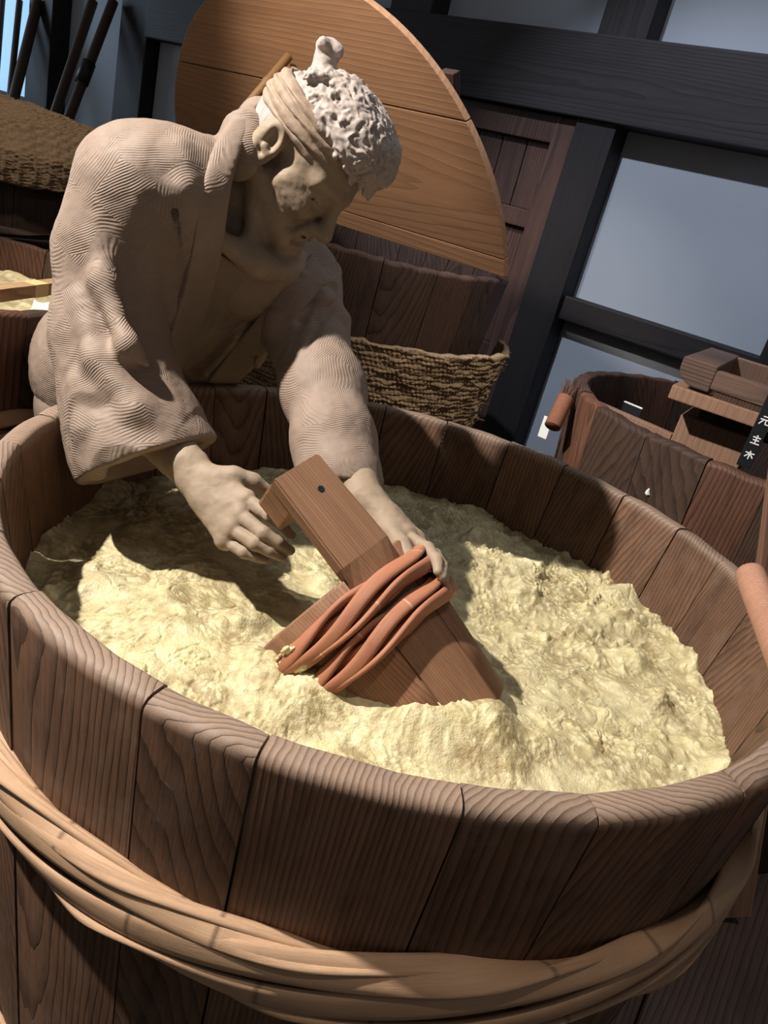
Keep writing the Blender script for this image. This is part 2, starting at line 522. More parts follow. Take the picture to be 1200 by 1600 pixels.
def bamboo_mat(name, c1, c2, node_col, pitch):
    t = NT(name)
    tc = t.n('TexCoord')
    uv = t.n('UVMap')
    sp = t.n('SeparateXYZ'); t.l(uv.outputs[0], sp.inputs[0])
    oi = t.n('ObjectInfo')
    st = t.vmath('MULTIPLY', uv.outputs[0], (4.0, 60.0, 1.0))
    nd = t.noise(t.vmath('ADD', st, tc.outputs['Object']), 6, 4, 0.6)
    big = t.noise(tc.outputs['Object'], 14, 4, 0.6)
    base = t.mix(nd, c1, c2)
    base = t.mix(t.math('MULTIPLY', t.ramp(big, [(0.45, (0, 0, 0, 1)), (0.7, (1, 1, 1, 1))]), 0.45), base, c2)
    u = t.math('ADD', t.math('DIVIDE', sp.outputs[0], pitch), t.math('MULTIPLY', oi.outputs['Random'], 5.0))
    f = t.math('ABSOLUTE', t.math('SUBTRACT', t.math('FRACT', u), 0.5))
    line = t.ramp(f, [(0.0, (1, 1, 1, 1)), (0.012, (0, 0, 0, 1))])
    base = t.mix(t.math('MULTIPLY', line, 0.7), base, node_col)
    t.l(base, t.b.inputs['Base Color'])
    t.b.inputs['Roughness'].default_value = 0.48
    t.b.inputs['Specular IOR Level'].default_value = 0.4
    ring = t.ramp(f, [(0.0, (0.2, 0.2, 0.2, 1)), (0.010, (1, 1, 1, 1)), (0.05, (0, 0, 0, 1))])
    h = t.math('MULTIPLY_ADD', nd, 0.35, ring)
    t.l(t.bump(h, 0.7, 0.0016), t.b.inputs['Normal'])
    return t.mat
M['bamboo'] = bamboo_mat('old_bamboo', lin(204, 168, 136), lin(160, 124, 96), lin(98, 72, 56), 0.36)
M['bamboo_pink'] = bamboo_mat('young_bamboo', lin(190, 128, 98), lin(156, 98, 72), lin(216, 178, 150), 0.17)

# ------------------------------------------------------------------ the room
YAW = math.radians(-33)
WO = V(0.415, 2.132, 0.0); WX = V(math.cos(YAW), math.sin(YAW), 0); WN = V(math.sin(YAW), -math.cos(YAW), 0)
WALL_M = Matrix(((WX[0], -WN[0], 0, WO[0]), (WX[1], -WN[1], 0, WO[1]), (0, 0, 1, 0), (0, 0, 0, 1)))
# wall frame: x along the wall, y = into the wall, z up

def on_wall(o):
    o.matrix_world = WALL_M
    return o

wall = struct('wall_back', box_me('wall', (6.4, 0.06, 3.2), 0, center=(-1.5, 0.09, 1.6)), M['plaster']); on_wall(wall)

def trim(i, x0, x1, z0, z1, d0=-0.05, d1=0.06, mat='timber'):
    o = struct('trim_%d' % i, box_me('timber', (x1 - x0, d1 - d0, z1 - z0), 0.006, 2, jit=0.0), M[mat])
    o.matrix_world = WALL_M @ Matrix.Translation(((x0 + x1) / 2, (d0 + d1) / 2, (z0 + z1) / 2))
    return o
trim(1, -2.70, 1.6, 1.635, 1.895, -0.075)                # the great tie beam
trim(2, -0.145, 0.012, 0.0, 1.64, -0.05, mat='timber_v')
trim(3, -0.170, 0.012, 1.89, 3.1, -0.05, mat='timber_v')
trim(4, -1.115, -0.900, 1.89, 3.1, -0.05, mat='timber_v')
trim(5, 0.755, 0.92, 0.0, 1.64, -0.05, mat='timber_v')
trim(6, 0.010, 0.757, 0.958, 1.045, -0.02)
trim(7, 0.755, 0.92, 1.89, 3.1, -0.05, mat='timber_v')
trim(8, -2.945, -2.70, 0.0, 3.1, -0.06, mat='timber_v')
trim(9, -3.88, -3.62, 0.0, 3.1, -0.06, mat='timber_v')
trim(10, -2.71, -0.14, 1.805, 1.90, -0.05)
trim(11, 0.010, 0.757, 0.10, 0.24, -0.02)
trim(12, -4.7, -3.87, 1.02, 1.19, -0.03)

# board door between the posts
dr = bpy.data.objects.new('door_1', None); C.objects.link(dr); dr.matrix_world = WALL_M; dr['kind'] = 'structure'
def dpart(name, x0, x1, z0, z1, d0, d1):
    o = link(name, box_me(name, (x1 - x0, d1 - d0, z1 - z0), 0.005, 2), M['door'], dr)
    o.location = ((x0 + x1) / 2, (d0 + d1) / 2, (z0 + z1) / 2)
dpart('stile', -0.235, -0.150, 0.05, 1.632, -0.03, 0.04)
dpart('stile', -0.98, -0.90, 0.05, 1.632, -0.03, 0.04)
dpart('rail', -0.90, -0.235, 1.54, 1.632, -0.028, 0.04)
dpart('rail', -0.90, -0.235, 1.235, 1.30, -0.028, 0.04)
dpart('rail', -0.90, -0.235, 0.70, 0.78, -0.028, 0.04)
dpart('rail', -0.90, -0.235, 0.05, 0.20, -0.028, 0.04)
for k in range(6):
    w = 0.665 / 6
    for z0, z1 in ((1.30, 1.54), (0.78, 1.235), (0.20, 0.70)):
        dpart('panel', -0.90 + k * w + 0.002, -0.90 + (k + 1) * w - 0.002, z0, z1, 0.004, 0.03)
for k in range(5):
    w = (2.70 - 0.98) / 5
    o = struct('wall_left' if k == 0 else 'wall_left.%03d' % k, box_me('sheet', (w - 0.02, 0.02, 1.80), 0.002, 1), M['plaster'])
    o.matrix_world = WALL_M @ Matrix.Translation((-2.70 + (k + .5) * w, 0.03, 0.905))

# paper window letting cold daylight in, at the far left
wn = bpy.data.objects.new('window_1', None); C.objects.link(wn); wn.matrix_world = WALL_M; wn['kind'] = 'structure'
o = link('pane', box_me('pane', (0.82, 0.01, 1.1), 0), M['paper'], wn); o.location = (-4.29, 0.02, 1.74)
for x in (-4.70, -3.885):
    o = link('frame', box_me('frame', (0.03, 0.04, 1.1), 0.003), M['door'], wn); o.location = (x, 0.0, 1.74)
o = link('frame', box_me('frame', (0.85, 0.04, 0.04), 0.003), M['door'], wn); o.location = (-4.29, 0.0, 2.30)

# floor of dark boards
fl = bpy.data.objects.new('floor', None); C.objects.link(fl); fl['kind'] = 'structure'
fl.rotation_euler = (0, 0, math.radians(62))
sb = link('subfloor', box_me('subfloor', (5.4, 5.6, 0.04), 0, center=(0.3, 0, -0.055)), M['stave_dark'], fl)
bme = box_me('plank', (5.2, 0.236, 0.03), 0.004, 1)
for k in range(22):
    o = link('plank', bme, M['floor'], fl); o.location = (0.3, -2.6 + 0.24 * k, -0.015)

# ------------------------------------------------------------------ staved tubs
def stave_me(a0, a1, prof, seg=6, gap=0.0012, rough=0.0):
    """one stave in the frame of its own middle (+x radial). prof: closed loop of (r, z)"""
    w = (a1 - a0) / 2
    A = np.linspace(-w, w, seg + 1)
    v = []; n = len(prof)
    jr = random.uniform(-1, 1) * 0.0012
    jz = random.uniform(-1, 1) * rough
    for i, a in enumerate(A):
        for (r, z) in prof:
            g = gap / r * (1 if i == 0 else -1 if i == seg else 0)
            e = -0.0008 if i in (0, seg) else 0
            top = z > prof[0][1] * 0 + max(p[1] for p in prof) - 0.03
            zz = z + (jz + rough * 0.6 * math.sin(a * 37 + jz * 9000) if top else 0) + (e if top else 0)
            v.append(((r + jr) * math.cos(a + g), (r + jr) * math.sin(a + g), zz))
    f = []
    for i in range(seg):
        for k in range(n):
            l = (k + 1) % n
            f.append((i * n + k, (i + 1) * n + k, (i + 1) * n + l, i * n + l))
    v = v + v[:n] + v[seg * n:seg * n + n]; b = (seg + 1) * n
    f.append(tuple(range(b, b + n))); f.append(tuple(range(b + n, b + 2 * n))[::-1])
    return npmesh('stave', v, f)

def tub_profile(Ri, Ro, H, ti, to, z0=0.0, rr=0.012):
    """closed (r,z) loop: inner wall down, outer wall up, rounded rim. ti,to: taper per metre"""
    ri = lambda z: Ri - ti * (H - z); ro = lambda z: Ro - to * (H - z)
    p = []
    zs = [z0, z0 + 0.3 * (H - z0), z0 + 0.6 * (H - z0), H - 0.10, H - rr]
    for z in zs: p.append((ro(z), z))
    for a in (30, 60): p.append((Ro - rr + rr * math.cos(math.radians(a)), H - rr + rr * math.sin(math.radians(a))))
    p.append((Ro - rr, H)); p.append((Ri + rr * 0.6, H))
    for a in (60, 30): p.append((Ri + rr * 0.6 - rr * 0.6 * math.cos(math.radians(a)), H - rr * 0.6 + rr * 0.6 * math.sin(math.radians(a))))
    p.append((Ri, H - rr * 0.6))
    for z in (H - 0.06, H - 0.14, z0 + 0.5 * (H - z0), z0): p.append((ri(z), z))
    return p

def tub(name, label, loc, Ri, Ro, H, ti, to, mat, seams=None, n=26, z0=0.0, group=None, floor_z=None, rough=0.001, base_r=None):
    root = empty(name, label, 'tub', loc, group=group)
    prof = tub_profile(Ri, Ro, H, ti, to, z0)
    if seams is None:
        s = np.cumsum(RNG.uniform(0.75, 1.3, n)); seams = list(s / s[-1] * 360)
    for i in range(len(seams)):
        a0 = math.radians(seams[i]); a1 = math.radians(seams[(i + 1) % len(seams)] + (360 if i == len(seams) - 1 else 0))
        o = link('stave', stave_me(a0, a1, prof, rough=rough), M[mat] if isinstance(mat, str) else M[mat[i % len(mat)]], root, rotz=(a0 + a1) / 2)
        sm = np.ones(len(o.data.polygons), bool); sm[-2:] = False
        o.data.polygons.foreach_set('use_smooth', sm)
    rb = Ri - ti * (H - z0 - 0.06)
    bm = bmesh.new(); bmesh.ops.create_cone(bm, cap_ends=True, segments=64, radius1=rb, radius2=rb, depth=0.03)
    me = bpy.data.meshes.new('bottom_board'); bm.to_mesh(me); bm.free()
    b = link('bottom_board', me, M['stave_dark'], root); b.location = (0, 0, z0 + 0.06)
    return root

def bamboo_hoop(root, zc, rc, A, B, strips, turns, width, thick, mat, seg=360, name='hoop', arc=None):
    """plaited hoop: flat split-bamboo strips winding round one another about a ring of radius rc"""
    hp = bpy.data.objects.new(name, None); C.objects.link(hp); hp.parent = root; hp.location = (0, 0, zc)
    th = np.linspace(0, 2 * PI, seg, endpoint=False)
    ns = 10
    cs = np.linspace(0, 2 * PI, ns, endpoint=False)
    for i in range(strips):
        ph = 2 * PI * i / strips + turns * th + 0.25 * np.sin(2 * th + i)
        r = rc + B * np.cos(ph) * 1.0; z = A * np.sin(ph) + 0.0035 * np.sin(5 * th + i * 1.7)
        # strip lies flat against the bundle: tangent of the bundle ellipse
        tz = A * np.cos(ph); tr = -B * np.sin(ph)
        tl = np.hypot(tz, tr); tz, tr = tz / tl, tr / tl
        wd = width * (0.85 + 0.25 * np.sin(ph * 0.5 + i * 2.1) ** 2)
        cx = np.sign(np.cos(cs)) * np.abs(np.cos(cs)) ** 0.7; cy = np.sign(np.sin(cs)) * np.abs(np.sin(cs)) ** 0.8
        off_t = wd[:, None] * 0.5 * cx[None]; off_n = thick * 0.5 * cy[None] * np.ones_like(off_t)
        rr = r[:, None] + off_t * tr[:, None] + off_n * tz[:, None]
        zz = z[:, None] + off_t * tz[:, None] - off_n * tr[:, None]
        v = np.stack([rr * np.cos(th)[:, None], rr * np.sin(th)[:, None], zz], -1).reshape(-1, 3)
        I = np.arange(seg)[:, None]; J = (I + 1) % seg; K = np.arange(ns)[None]; L = (K + 1) % ns
        q = np.stack([I * ns + K, I * ns + L, J * ns + L, J * ns + K], -1).reshape(-1, 4)
        me = npmesh('bamboo_strip', v, q)
        uvl = me.uv_layers.new(name='UVMap')
        u = np.stack([np.broadcast_to(I, (seg, ns)), np.broadcast_to(I, (seg, ns)), np.broadcast_to(I + 1, (seg, ns)), np.broadcast_to(I + 1, (seg, ns))], -1) * (2 * PI * rc / seg)
        w = np.stack([np.broadcast_to(K, (seg, ns)), np.broadcast_to(K + 1, (seg, ns)), np.broadcast_to(K + 1, (seg, ns)), np.broadcast_to(K, (seg, ns))], -1) / ns
        uvl.data.foreach_set('uv', np.stack([u, w], -1).astype(np.float32).ravel())
        link('bamboo_strip', me, mat, hp, smooth=True)
    return hp

SEAMS = [-128.3, -109.3, -98.6, -81.5, -69.3, -51.1, -37, -22, -8, 3.5, 16.6, 28.7, 43.0, 57.8, 71, 85.6, 99.7, 113, 127, 139, 153, 166, 180, 193, 205, 218.5]
big = tub('wooden_tub', 'large old wooden stave tub full of yellow mash with a plaited bamboo hoop, in front', (0, 0, 0),
          0.497, 0.528, 0.88, 0.15, 0.07, 'stave', seams=SEAMS, rough=0.0016)
bamboo_hoop(big, 0.668, 0.5260, 0.031, 0.0105, 6, 3, 0.031, 0.0090, M['bamboo'], seg=420)
bamboo_hoop(big, 0.16, 0.4885, 0.030, 0.009, 6, 3, 0.030, 0.0065, M['bamboo'])

# ------------------------------------------------------------------ mash
def mash_mat():
    t = NT('rice_mash')
    tc = t.n('TexCoord'); co = tc.outputs['Object']
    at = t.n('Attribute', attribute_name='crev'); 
    nz = t.noise(co, 40, 5, 0.65); n2 = t.noise(co, 300, 4, 0.65); n3 = t.noise(co, 9, 3, 0.5)
    c = t.mix(t.ramp(nz, [(0.35, (0, 0, 0, 1)), (0.65, (1, 1, 1, 1))]), lin(226, 215, 174), lin(204, 190, 142))
    c = t.mix(t.math('MULTIPLY', t.ramp(n3, [(0.48, (0, 0, 0, 1)), (0.66, (1, 1, 1, 1))]), 0.45), c, lin(184, 172, 140))
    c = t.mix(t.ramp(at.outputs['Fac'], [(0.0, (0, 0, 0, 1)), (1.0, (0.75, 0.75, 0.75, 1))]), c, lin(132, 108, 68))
    sp = t.ramp(n2, [(0.66, (0, 0, 0, 1)), (0.72, (1, 1, 1, 1))])
    c = t.mix(t.math('MULTIPLY', sp, 0.5), c, lin(150, 112, 60))
    t.l(c, t.b.inputs['Base Color'])
    t.b.inputs['Roughness'].default_value = 0.30
    t.b.inputs['Specular IOR Level'].default_value = 0.4
    t.b.inputs['Subsurface Weight'].default_value = 0.0
    h = t.math('ADD', t.math('MULTIPLY', n2, 0.6), t.noise(co, 110, 4, 0.7))
    t.l(t.bump(h, 0.85, 0.0028), t.b.inputs['Normal'])
    return t.mat
M['mash'] = mash_mat()

def mash(name, R, z0, step, amp=1.0, mound=None, seed=0):
    n = int(2 * R / step)
    g = np.linspace(-R, R, n + 1)
    X, Y = np.meshgrid(g, g, indexing='ij'); x, y = X.ravel(), Y.ravel()
    p3 = np.stack([x, y, np.zeros_like(x)], 1)
    wx = 0.014 * fbm(p3 * 16 + 5, 3, seed + 1); wy = 0.014 * fbm(p3 * 16 + 55, 3, seed + 2)
    pw = np.stack([x + wx, y + wy], 1)
    h = 0.010 * fbm(p3 * 5, 2, seed + 3)
    crev = np.zeros_like(x)
    rgh = np.clip(0.62 + 0.45 * fbm(p3 * 4 + 31, 2, seed + 9), 0.28, 0.95)
    def blobs(sc, ss, kk=7.5):
        """sum of soft domes, one per jittered cell"""
        q_ = pw * sc; f_ = np.floor(q_).astype(np.int64); z_ = np.zeros(len(x), np.int64); a_ = 0
        for i_ in (-1, 0, 1):
            for j_ in (-1, 0, 1):
                ii, jj = f_[:, 0] + i_, f_[:, 1] + j_
                dd = (ii + _hash(ii, jj, z_, ss) - q_[:, 0]) ** 2 + (jj + _hash(ii, jj, z_ + 1, ss) - q_[:, 1]) ** 2
                a_ = a_ + _hash(ii, jj, z_ + 2, ss) ** 1.5 * np.exp(-kk * dd)
        return a_
    for sc, a, ss in ((15, 0.021, 1), (34, 0.0115, 2), (68, 0.0080, 3), (128, 0.0052, 4), (225, 0.0034, 5)):
        b = blobs(sc, seed + 40 + ss)
        g_ = 1.0 if sc < 40 else np.clip(0.55 + 1.1 * fbm(p3 * (9 + ss * 3) + ss, 2, seed + 50 + ss), 0.0, 1.5)
        h += (rgh if sc > 20 else 1.0) * a * g_ * (np.minimum(b, 0.8) - 0.30)
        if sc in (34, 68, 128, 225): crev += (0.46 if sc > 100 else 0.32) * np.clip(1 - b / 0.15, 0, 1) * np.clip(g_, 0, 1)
    swirl = np.abs(fbm(np.stack([pw[:, 0] * 30 + 3 * wx * 60, pw[:, 1] * 14, 0 * x], 1), 2, seed + 70))
    h -= 0.0035 * np.clip(1 - swirl / 0.12, 0, 1) * np.clip(fbm(p3 * 7 + 8, 2, seed + 71) + 0.4, 0, 1)
    if mound is not None: h += mound(x, y)
    rad = np.hypot(x, y)
    h = amp * h + 0.006 * np.clip((rad - R + 0.03) / 0.03, 0, 1)
    keep = rad <= R
    v = np.stack([x, y, z0 + h], 1)
    I = np.arange(n)[:, None] * (n + 1) + np.arange(n)[None]
    q = np.stack([I, I + n + 1, I + n + 2, I + 1], -1).reshape(-1, 4)
    q = q[keep[q].all(1)]
    used = np.unique(q); mp = np.full(len(v), -1); mp[used] = np.arange(len(used))
    me = npmesh(name, v[used], mp[q])
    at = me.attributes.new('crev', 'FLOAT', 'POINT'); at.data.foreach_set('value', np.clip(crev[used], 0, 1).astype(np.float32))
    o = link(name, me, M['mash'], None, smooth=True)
    return o, (v[used])

def main_mound(x, y):
    h = 0.012 * np.exp(-((x + 0.25) ** 2 + (y + 0.16) ** 2) / 0.018)
    h += 0.018 * np.exp(-((x - 0.12) ** 2 + (y - 0.40) ** 2) / 0.006)
    h -= 0.012 * np.exp(-((x + 0.13) ** 2 + (y - 0.06) ** 2) / 0.012)
    # piled against the sunken side of the bucket
    a = np.array([-0.10, -0.255]); b = np.array([0.135, -0.243]); d = b - a
    t = np.clip(((x - a[0]) * d[0] + (y - a[1]) * d[1]) / (d @ d), 0, 1)
    dist = np.hypot(x - a[0] - t * d[0], y - a[1] - t * d[1])
    h += (0.026 + 0.022 * t) * np.exp(-(dist / 0.046) ** 2)
    return h
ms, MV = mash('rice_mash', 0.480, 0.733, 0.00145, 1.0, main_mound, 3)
tag(ms, 'lumpy pale yellow fermenting rice mash filling the big front tub', 'mash', kind='stuff')

# ------------------------------------------------------------------ hand bucket lying in the mash
BA = unit(V(-0.807, 0.304, 0.506)); BC = V(-0.035, -0.140, 0.779)
BD = unit(BC - V(-0.0357, -0.9629, 1.2738)); BE = unit(np.cross(BA, BD)); BX = unit(-BD - BA * (-(BD @ BA)))
BY = np.cross(BA, BX)
BL = 0.215; BB = BC - BA * 0.172
bmx = Matrix(((BX[0], BY[0], BA[0], BB[0]), (BX[1], BY[1], BA[1], BB[1]), (BX[2], BY[2], BA[2], BB[2]), (0, 0, 0, 1)))
bucket = empty('hand_bucket', 'brown one-handled wooden bucket with pinkish bamboo hoops, tipped over in the mash', 'bucket', matrix=bmx)
HANG = math.degrees(math.atan2(float(-BE @ BY), float(-BE @ BX)))       # direction of -e seen in the bucket frame
HA = 29.0 * (1 if HANG > 0 else -1)
bprof = []
ri = lambda z: 0.077 + 0.10 * z; ro = lambda z: 0.094 + 0.10 * z
for z in (0, 0.07, 0.14, BL - 0.003): bprof.append((ro(z), z))
bprof += [(ro(BL) - 0.003, BL), (ri(BL) + 0.003, BL)]
for z in (BL - 0.003, 0.12, 0.0): bprof.append((ri(z), z))
HW = 20.5
sg_ = 1 if HA > 0 else -1
bs = [HA - HW, HA + HW, HA + HW + 58, HA + HW + 120, HA + HW + 175, HA + HW + 224] if sg_ < 0 else [HA - HW, HA + HW, HA + HW + 55, HA + HW + 104, HA + HW + 159, HA + HW + 221]
for i in range(len(bs)):
    a0 = bs[i]; a1 = bs[(i + 1) % len(bs)] + (360 if i == len(bs) - 1 else 0)
    a0, a1 = math.radians(a0), math.radians(a1)
    if i == 0:
        continue
    o = link('stave', stave_me(a0, a1, bprof, seg=14, gap=0.0002), M['bucket'], bucket, rotz=(a0 + a1) / 2, smooth=True)
def handle_me():
    """the long stave: curved below the mouth, planed into a flat grip above it, with a block at its end"""
    bm = bmesh.new()
    HT = 0.135
    zs = [0.0, 0.10, BL - 0.02, BL + 0.01, BL + 0.08, BL + HT]
    w = math.radians(HW)
    rings = []
    for z in zs:
        r_o = ro(min(z, BL + 0.1)); th_ = 0.017
        ring = []
        k = 6
        flat = 1.0 if z > BL - 0.01 else 0.0
        hw = 0.0385 - (0.004 * max(0, (z - BL) / 0.145))
        for s_, rr in ((1, r_o), (-1, r_o - th_)):
            for j in range(k + 1):
                u = -1 + 2 * j / k; u *= s_
                aa = u * w
                cx, cy = rr * math.cos(aa), rr * math.sin(aa)
                if flat:
                    cx = (ro(BL) * math.cos(w * 0.55) + 0.004 if s_ > 0 else ro(BL) * math.cos(w * 0.55) - 0.015)
                    cy = u * hw
                ring.append(bm.verts.new((cx, cy, z)))
        rings.append(ring)
    n = len(rings[0])
    for i in range(len(zs) - 1):
        for k in range(n):
            l = (k + 1) % n
            bm.faces.new((rings[i][k], rings[i][l], rings[i + 1][l], rings[i + 1][k]))
    bm.faces.new(rings[0][::-1]); bm.faces.new(rings[-1])
    bmesh.ops.recalc_face_normals(bm, faces=bm.faces[:])
    es = [e for e in bm.edges if len(e.link_faces) == 2 and e.calc_face_angle(0) > 1.0]
    bmesh.ops.bevel(bm, geom=es, offset=0.0022, segments=2, affect='EDGES')
    me = bpy.data.meshes.new('handle'); bm.to_mesh(me); bm.free(); return me
hd = link('handle', handle_me(), M['handle'], bucket, rotz=math.radians(HA))
hb = link('grip_block', box_me('grip_block', (0.055, 0.066, 0.042), 0.004, 2, jit=0.0015), M['handle'], hd)
hb.location = (ro(BL) * math.cos(math.radians(HW) * 0.55) - 0.037, 0, BL + 0.115)
ph_ = link('peg_hole', sweep_me('peg_hole', [(0, 0, 0), (0.0006, 0, 0)], 0.0042, 10, up=(0, 0, 1)), M['black'], hd)
ph_.location = (ro(BL) * math.cos(math.radians(HW) * 0.55) + 0.004, 0.006, BL + 0.097)
bm = bmesh.new(); bmesh.ops.create_cone(bm, cap_ends=True, segments=40, radius1=0.073, radius2=0.073, depth=0.012)
me = bpy.data.meshes.new('bottom_board'); bm.to_mesh(me); bm.free()
link('bottom_board', me, M['bucket'], bucket).location = (0, 0, 0.02)
for zc in (BL - 0.034, BL - 0.074):
    bamboo_hoop(bucket, zc, ro(zc) + 0.0085, 0.0120, 0.0058, 4, 1, 0.0205, 0.0080, M['bamboo_pink'], seg=220)

def smear():
    """splashes of mash drying on the hoops where they dive into the tub"""
    bm = bmesh.new()
    for k in range(260):
        z = BL - 0.034 - random.choice((0, 0.040)) + random.uniform(-.016, .016)
        a = math.radians(-HANG) * (0.99 - 0.60 * random.random() ** 1.4)
        r = ro(z) + 0.0135 + random.uniform(-.001, .0015)
        p = Vector((r * math.cos(a), r * math.sin(a), z))
        sz = random.uniform(.0022, .0060) * (1.25 - 0.8 * (0.99 - abs(a) / math.radians(abs(HANG))))
        res = bmesh.ops.create_icosphere(bm, subdivisions=1, radius=sz)
        tz, tt, st = random.uniform(.7, 1.2), random.uniform(.9, 2.6), Vector((-math.sin(a), math.cos(a), 0))
        for v in res['verts']:
            v.co *= random.uniform(.8, 1.2)
            q = v.co.copy(); v.co = p + st * q.x * tt + Vector((math.cos(a), math.sin(a), 0)) * q.y * 0.7 + Vector((0, 0, q.z * tz))
    me = bpy.data.meshes.new('mash_smear'); bm.to_mesh(me); bm.free()
    o = link('mash_smear', me, M['mash'], bucket, smooth=True); o['kind'] = 'stuff'
smear()

# ------------------------------------------------------------------ the clay worker
HC = V(*(-0.2803,0.1830,1.2668)); HS = 0.885
Hl = unit(V(*(0.3023,0.9504,-0.0756))); Hf = unit(V(*(0.7336,-0.2820,-0.6177))); Hu = unit(V(*(0.6082,-0.1311,0.7833)))
FR = np.stack([Hl, Hf, Hu])
def H(x, y, z): return HC + (Hl * x + Hf * y + Hu * z) * HS

RSH = V(-0.452, 0.075, 1.185); LSH = V(-0.215, 0.305, 1.120)
HIP = V(-0.575, 0.495, 0.83)
LAT = unit(LSH - RSH)
TC = V(-0.350, 0.205, 1.155)
SP = TC - HIP; SLEN = np.linalg.norm(SP); SP = SP / SLEN
FRONT = unit(np.cross(LAT, SP - LAT * (SP @ LAT)))

def torso_fn(grow):
    ts = np.array([-0.15, 0.0, 0.25, 0.5, 0.75, 0.92, 1.02, 1.12])
    wx = np.array([0.17, 0.18, 0.165, 0.16, 0.168, 0.160, 0.125, 0.05]) + grow
    wf = np.array([0.125, 0.135, 0.122, 0.115, 0.118, 0.105, 0.082, 0.04]) + grow
    def fn(X, Y, Z):
        px, py, pz = X - HIP[0], Y - HIP[1], Z - HIP[2]
        t = (px * SP[0] + py * SP[1] + pz * SP[2]) / SLEN
        l0 = px * LAT[0] + py * LAT[1] + pz * LAT[2]
        lc = t * float((TC - HIP) @ LAT)
        f0 = px * FRONT[0] + py * FRONT[1] + pz * FRONT[2]
        l = l0 - lc
        a = np.interp(t, ts, wx); b = np.interp(t, ts, wf)
        k = (np.abs(l / a) ** 2.4 + np.abs(f0 / b) ** 2.4 + 1e-9) ** (1 / 2.4)
        d = (k - 1) * np.minimum(a, b)
        return np.maximum(d, np.maximum((t - 1.12) * SLEN, (-0.15 - t) * SLEN))
    return fn

person = empty('clay_figure', 'grey-brown clay figure of a person in robe and headband leaning over the big tub', 'statue', loc=(HIP[0], HIP[1], 0.0))
PINV = -V(HIP[0], HIP[1], 0.0)
def figpart(name, v, q, mat, par=None):
    return link(name, npmesh(name, v + PINV, q), mat, par or person, smooth=True)

# ---- body: head, neck, chest, arms, hands in one skin
B = Vol((-0.56, -0.22, 0.74), (0.10, 0.46, 1.42), 0.0021)
B.op(torso_fn(-0.034), (-0.6, 0.0, 0.85), (-0.1, 0.5, 1.3), 0.0)
# neck
NB = V(*(-0.3591,0.2071,1.1818))
B.cap(H(0, -0.036, -0.020), NB, 0.051, 0.058, 0.015)
B.cap(NB, V(*(-0.3150,0.2143,1.1083)), 0.06, 0.075, 0.05)
for s_ in (-1, 1):
    B.cap(H(s_ * 0.050, -0.016, -0.036), V(*(-0.3054,0.1234,1.1371)), 0.011, 0.010, 0.016)
B.cap(V(*(-0.2959,0.1096,1.1301)), RSH + V(0.03, 0, 0), 0.012, 0.016, 0.03)
B.cap(V(*(-0.2822,0.1188,1.1261)), LSH, 0.012, 0.016, 0.03)
# head
B.rs = HS
E_ = lambda c, r, k=0.012, mode='add': B.ell(H(*c), r, FR, k, mode)
E_((0, -0.006, 0.048), (0.074, 0.087, 0.084), 0.01)
E_((0, 0.046, 0.050), (0.060, 0.048, 0.050), 0.03)
E_((0, 0.046, -0.014), (0.058, 0.048, 0.062), 0.03)
E_((0, 0.050, -0.058), (0.045, 0.042, 0.032), 0.025)
B.cap(H(-0.013, 0.087, -0.078), H(0.013, 0.087, -0.078), 0.015, 0.015, 0.02)
for s_ in (-1, 1):
    B.cap(H(s_ * 0.057, 0.008, -0.042), H(s_ * 0.020, 0.078, -0.076), 0.018, 0.015, 0.02)
    B.cap(H(s_ * 0.056, 0.040, -0.010), H(s_ * 0.040, 0.078, -0.016), 0.015, 0.017, 0.02)      # cheekbone
    B.cap(H(s_ * 0.050, 0.074, 0.030), H(s_ * 0.012, 0.094, 0.027), 0.010, 0.011, 0.016)       # brow
    B.ell(H(s_ * 0.031, 0.101, 0.008), (0.018, 0.014, 0.012), FR, 0.014, 'sub')                # socket
    B.ell(H(s_ * 0.031, 0.0785, 0.008), (0.0150, 0.0130, 0.0120), FR, 0.003)                   # eyeball
    B.cap(H(s_ * 0.046, 0.078, 0.009), H(s_ * 0.017, 0.088, 0.011), 0.0052, 0.0048, 0.004)     # upper lid
    B.cap(H(s_ * 0.044, 0.079, 0.001), H(s_ * 0.018, 0.088, 0.000), 0.0040, 0.0040, 0.005)     # lower lid
    B.cap(H(s_ * 0.045, 0.082, 0.0052), H(s_ * 0.019, 0.094, 0.0050), 0.0021, 0.0021, 0.002, 'sub')
    B.cap(H(s_ * 0.020, 0.098, -0.030), H(s_ * 0.030, 0.088, -0.052), 0.004, 0.004, 0.014, 'sub')   # smile fold
    B.ell(H(s_ * 0.0125, 0.104, -0.030), (0.0095, 0.011, 0.0085), FR, 0.008)                   # nostril wing
    # ear
    B.ell(H(s_ * 0.077, -0.012, 0.002), (0.012, 0.025, 0.043), FR, 0.006)
    B.ell(H(s_ * 0.0905, -0.005, 0.008), (0.0140, 0.0145, 0.026), FR, 0.005, 'sub')
    B.cap(H(s_ * 0.083, -0.018, 0.022), H(s_ * 0.082, -0.016, -0.012), 0.0045, 0.0045, 0.004)
    B.cap(H(s_ * 0.082, -0.006, -0.002), H(s_ * 0.080, 0.004, -0.006), 0.006, 0.005, 0.004)
B.cap(H(0, 0.094, 0.022), H(0, 0.120, -0.024), 0.0085, 0.0125, 0.012)                          # nose
B.ell(H(0, 0.097, -0.047), (0.025, 0.012, 0.014), FR, 0.012)
B.cap(H(-0.020, 0.099, -0.0450), H(0.020, 0.099, -0.0450), 0.0055, 0.0055, 0.006)
B.cap(H(-0.017, 0.099, -0.0560), H(0.017, 0.099, -0.0560), 0.0065, 0.0065, 0.006)
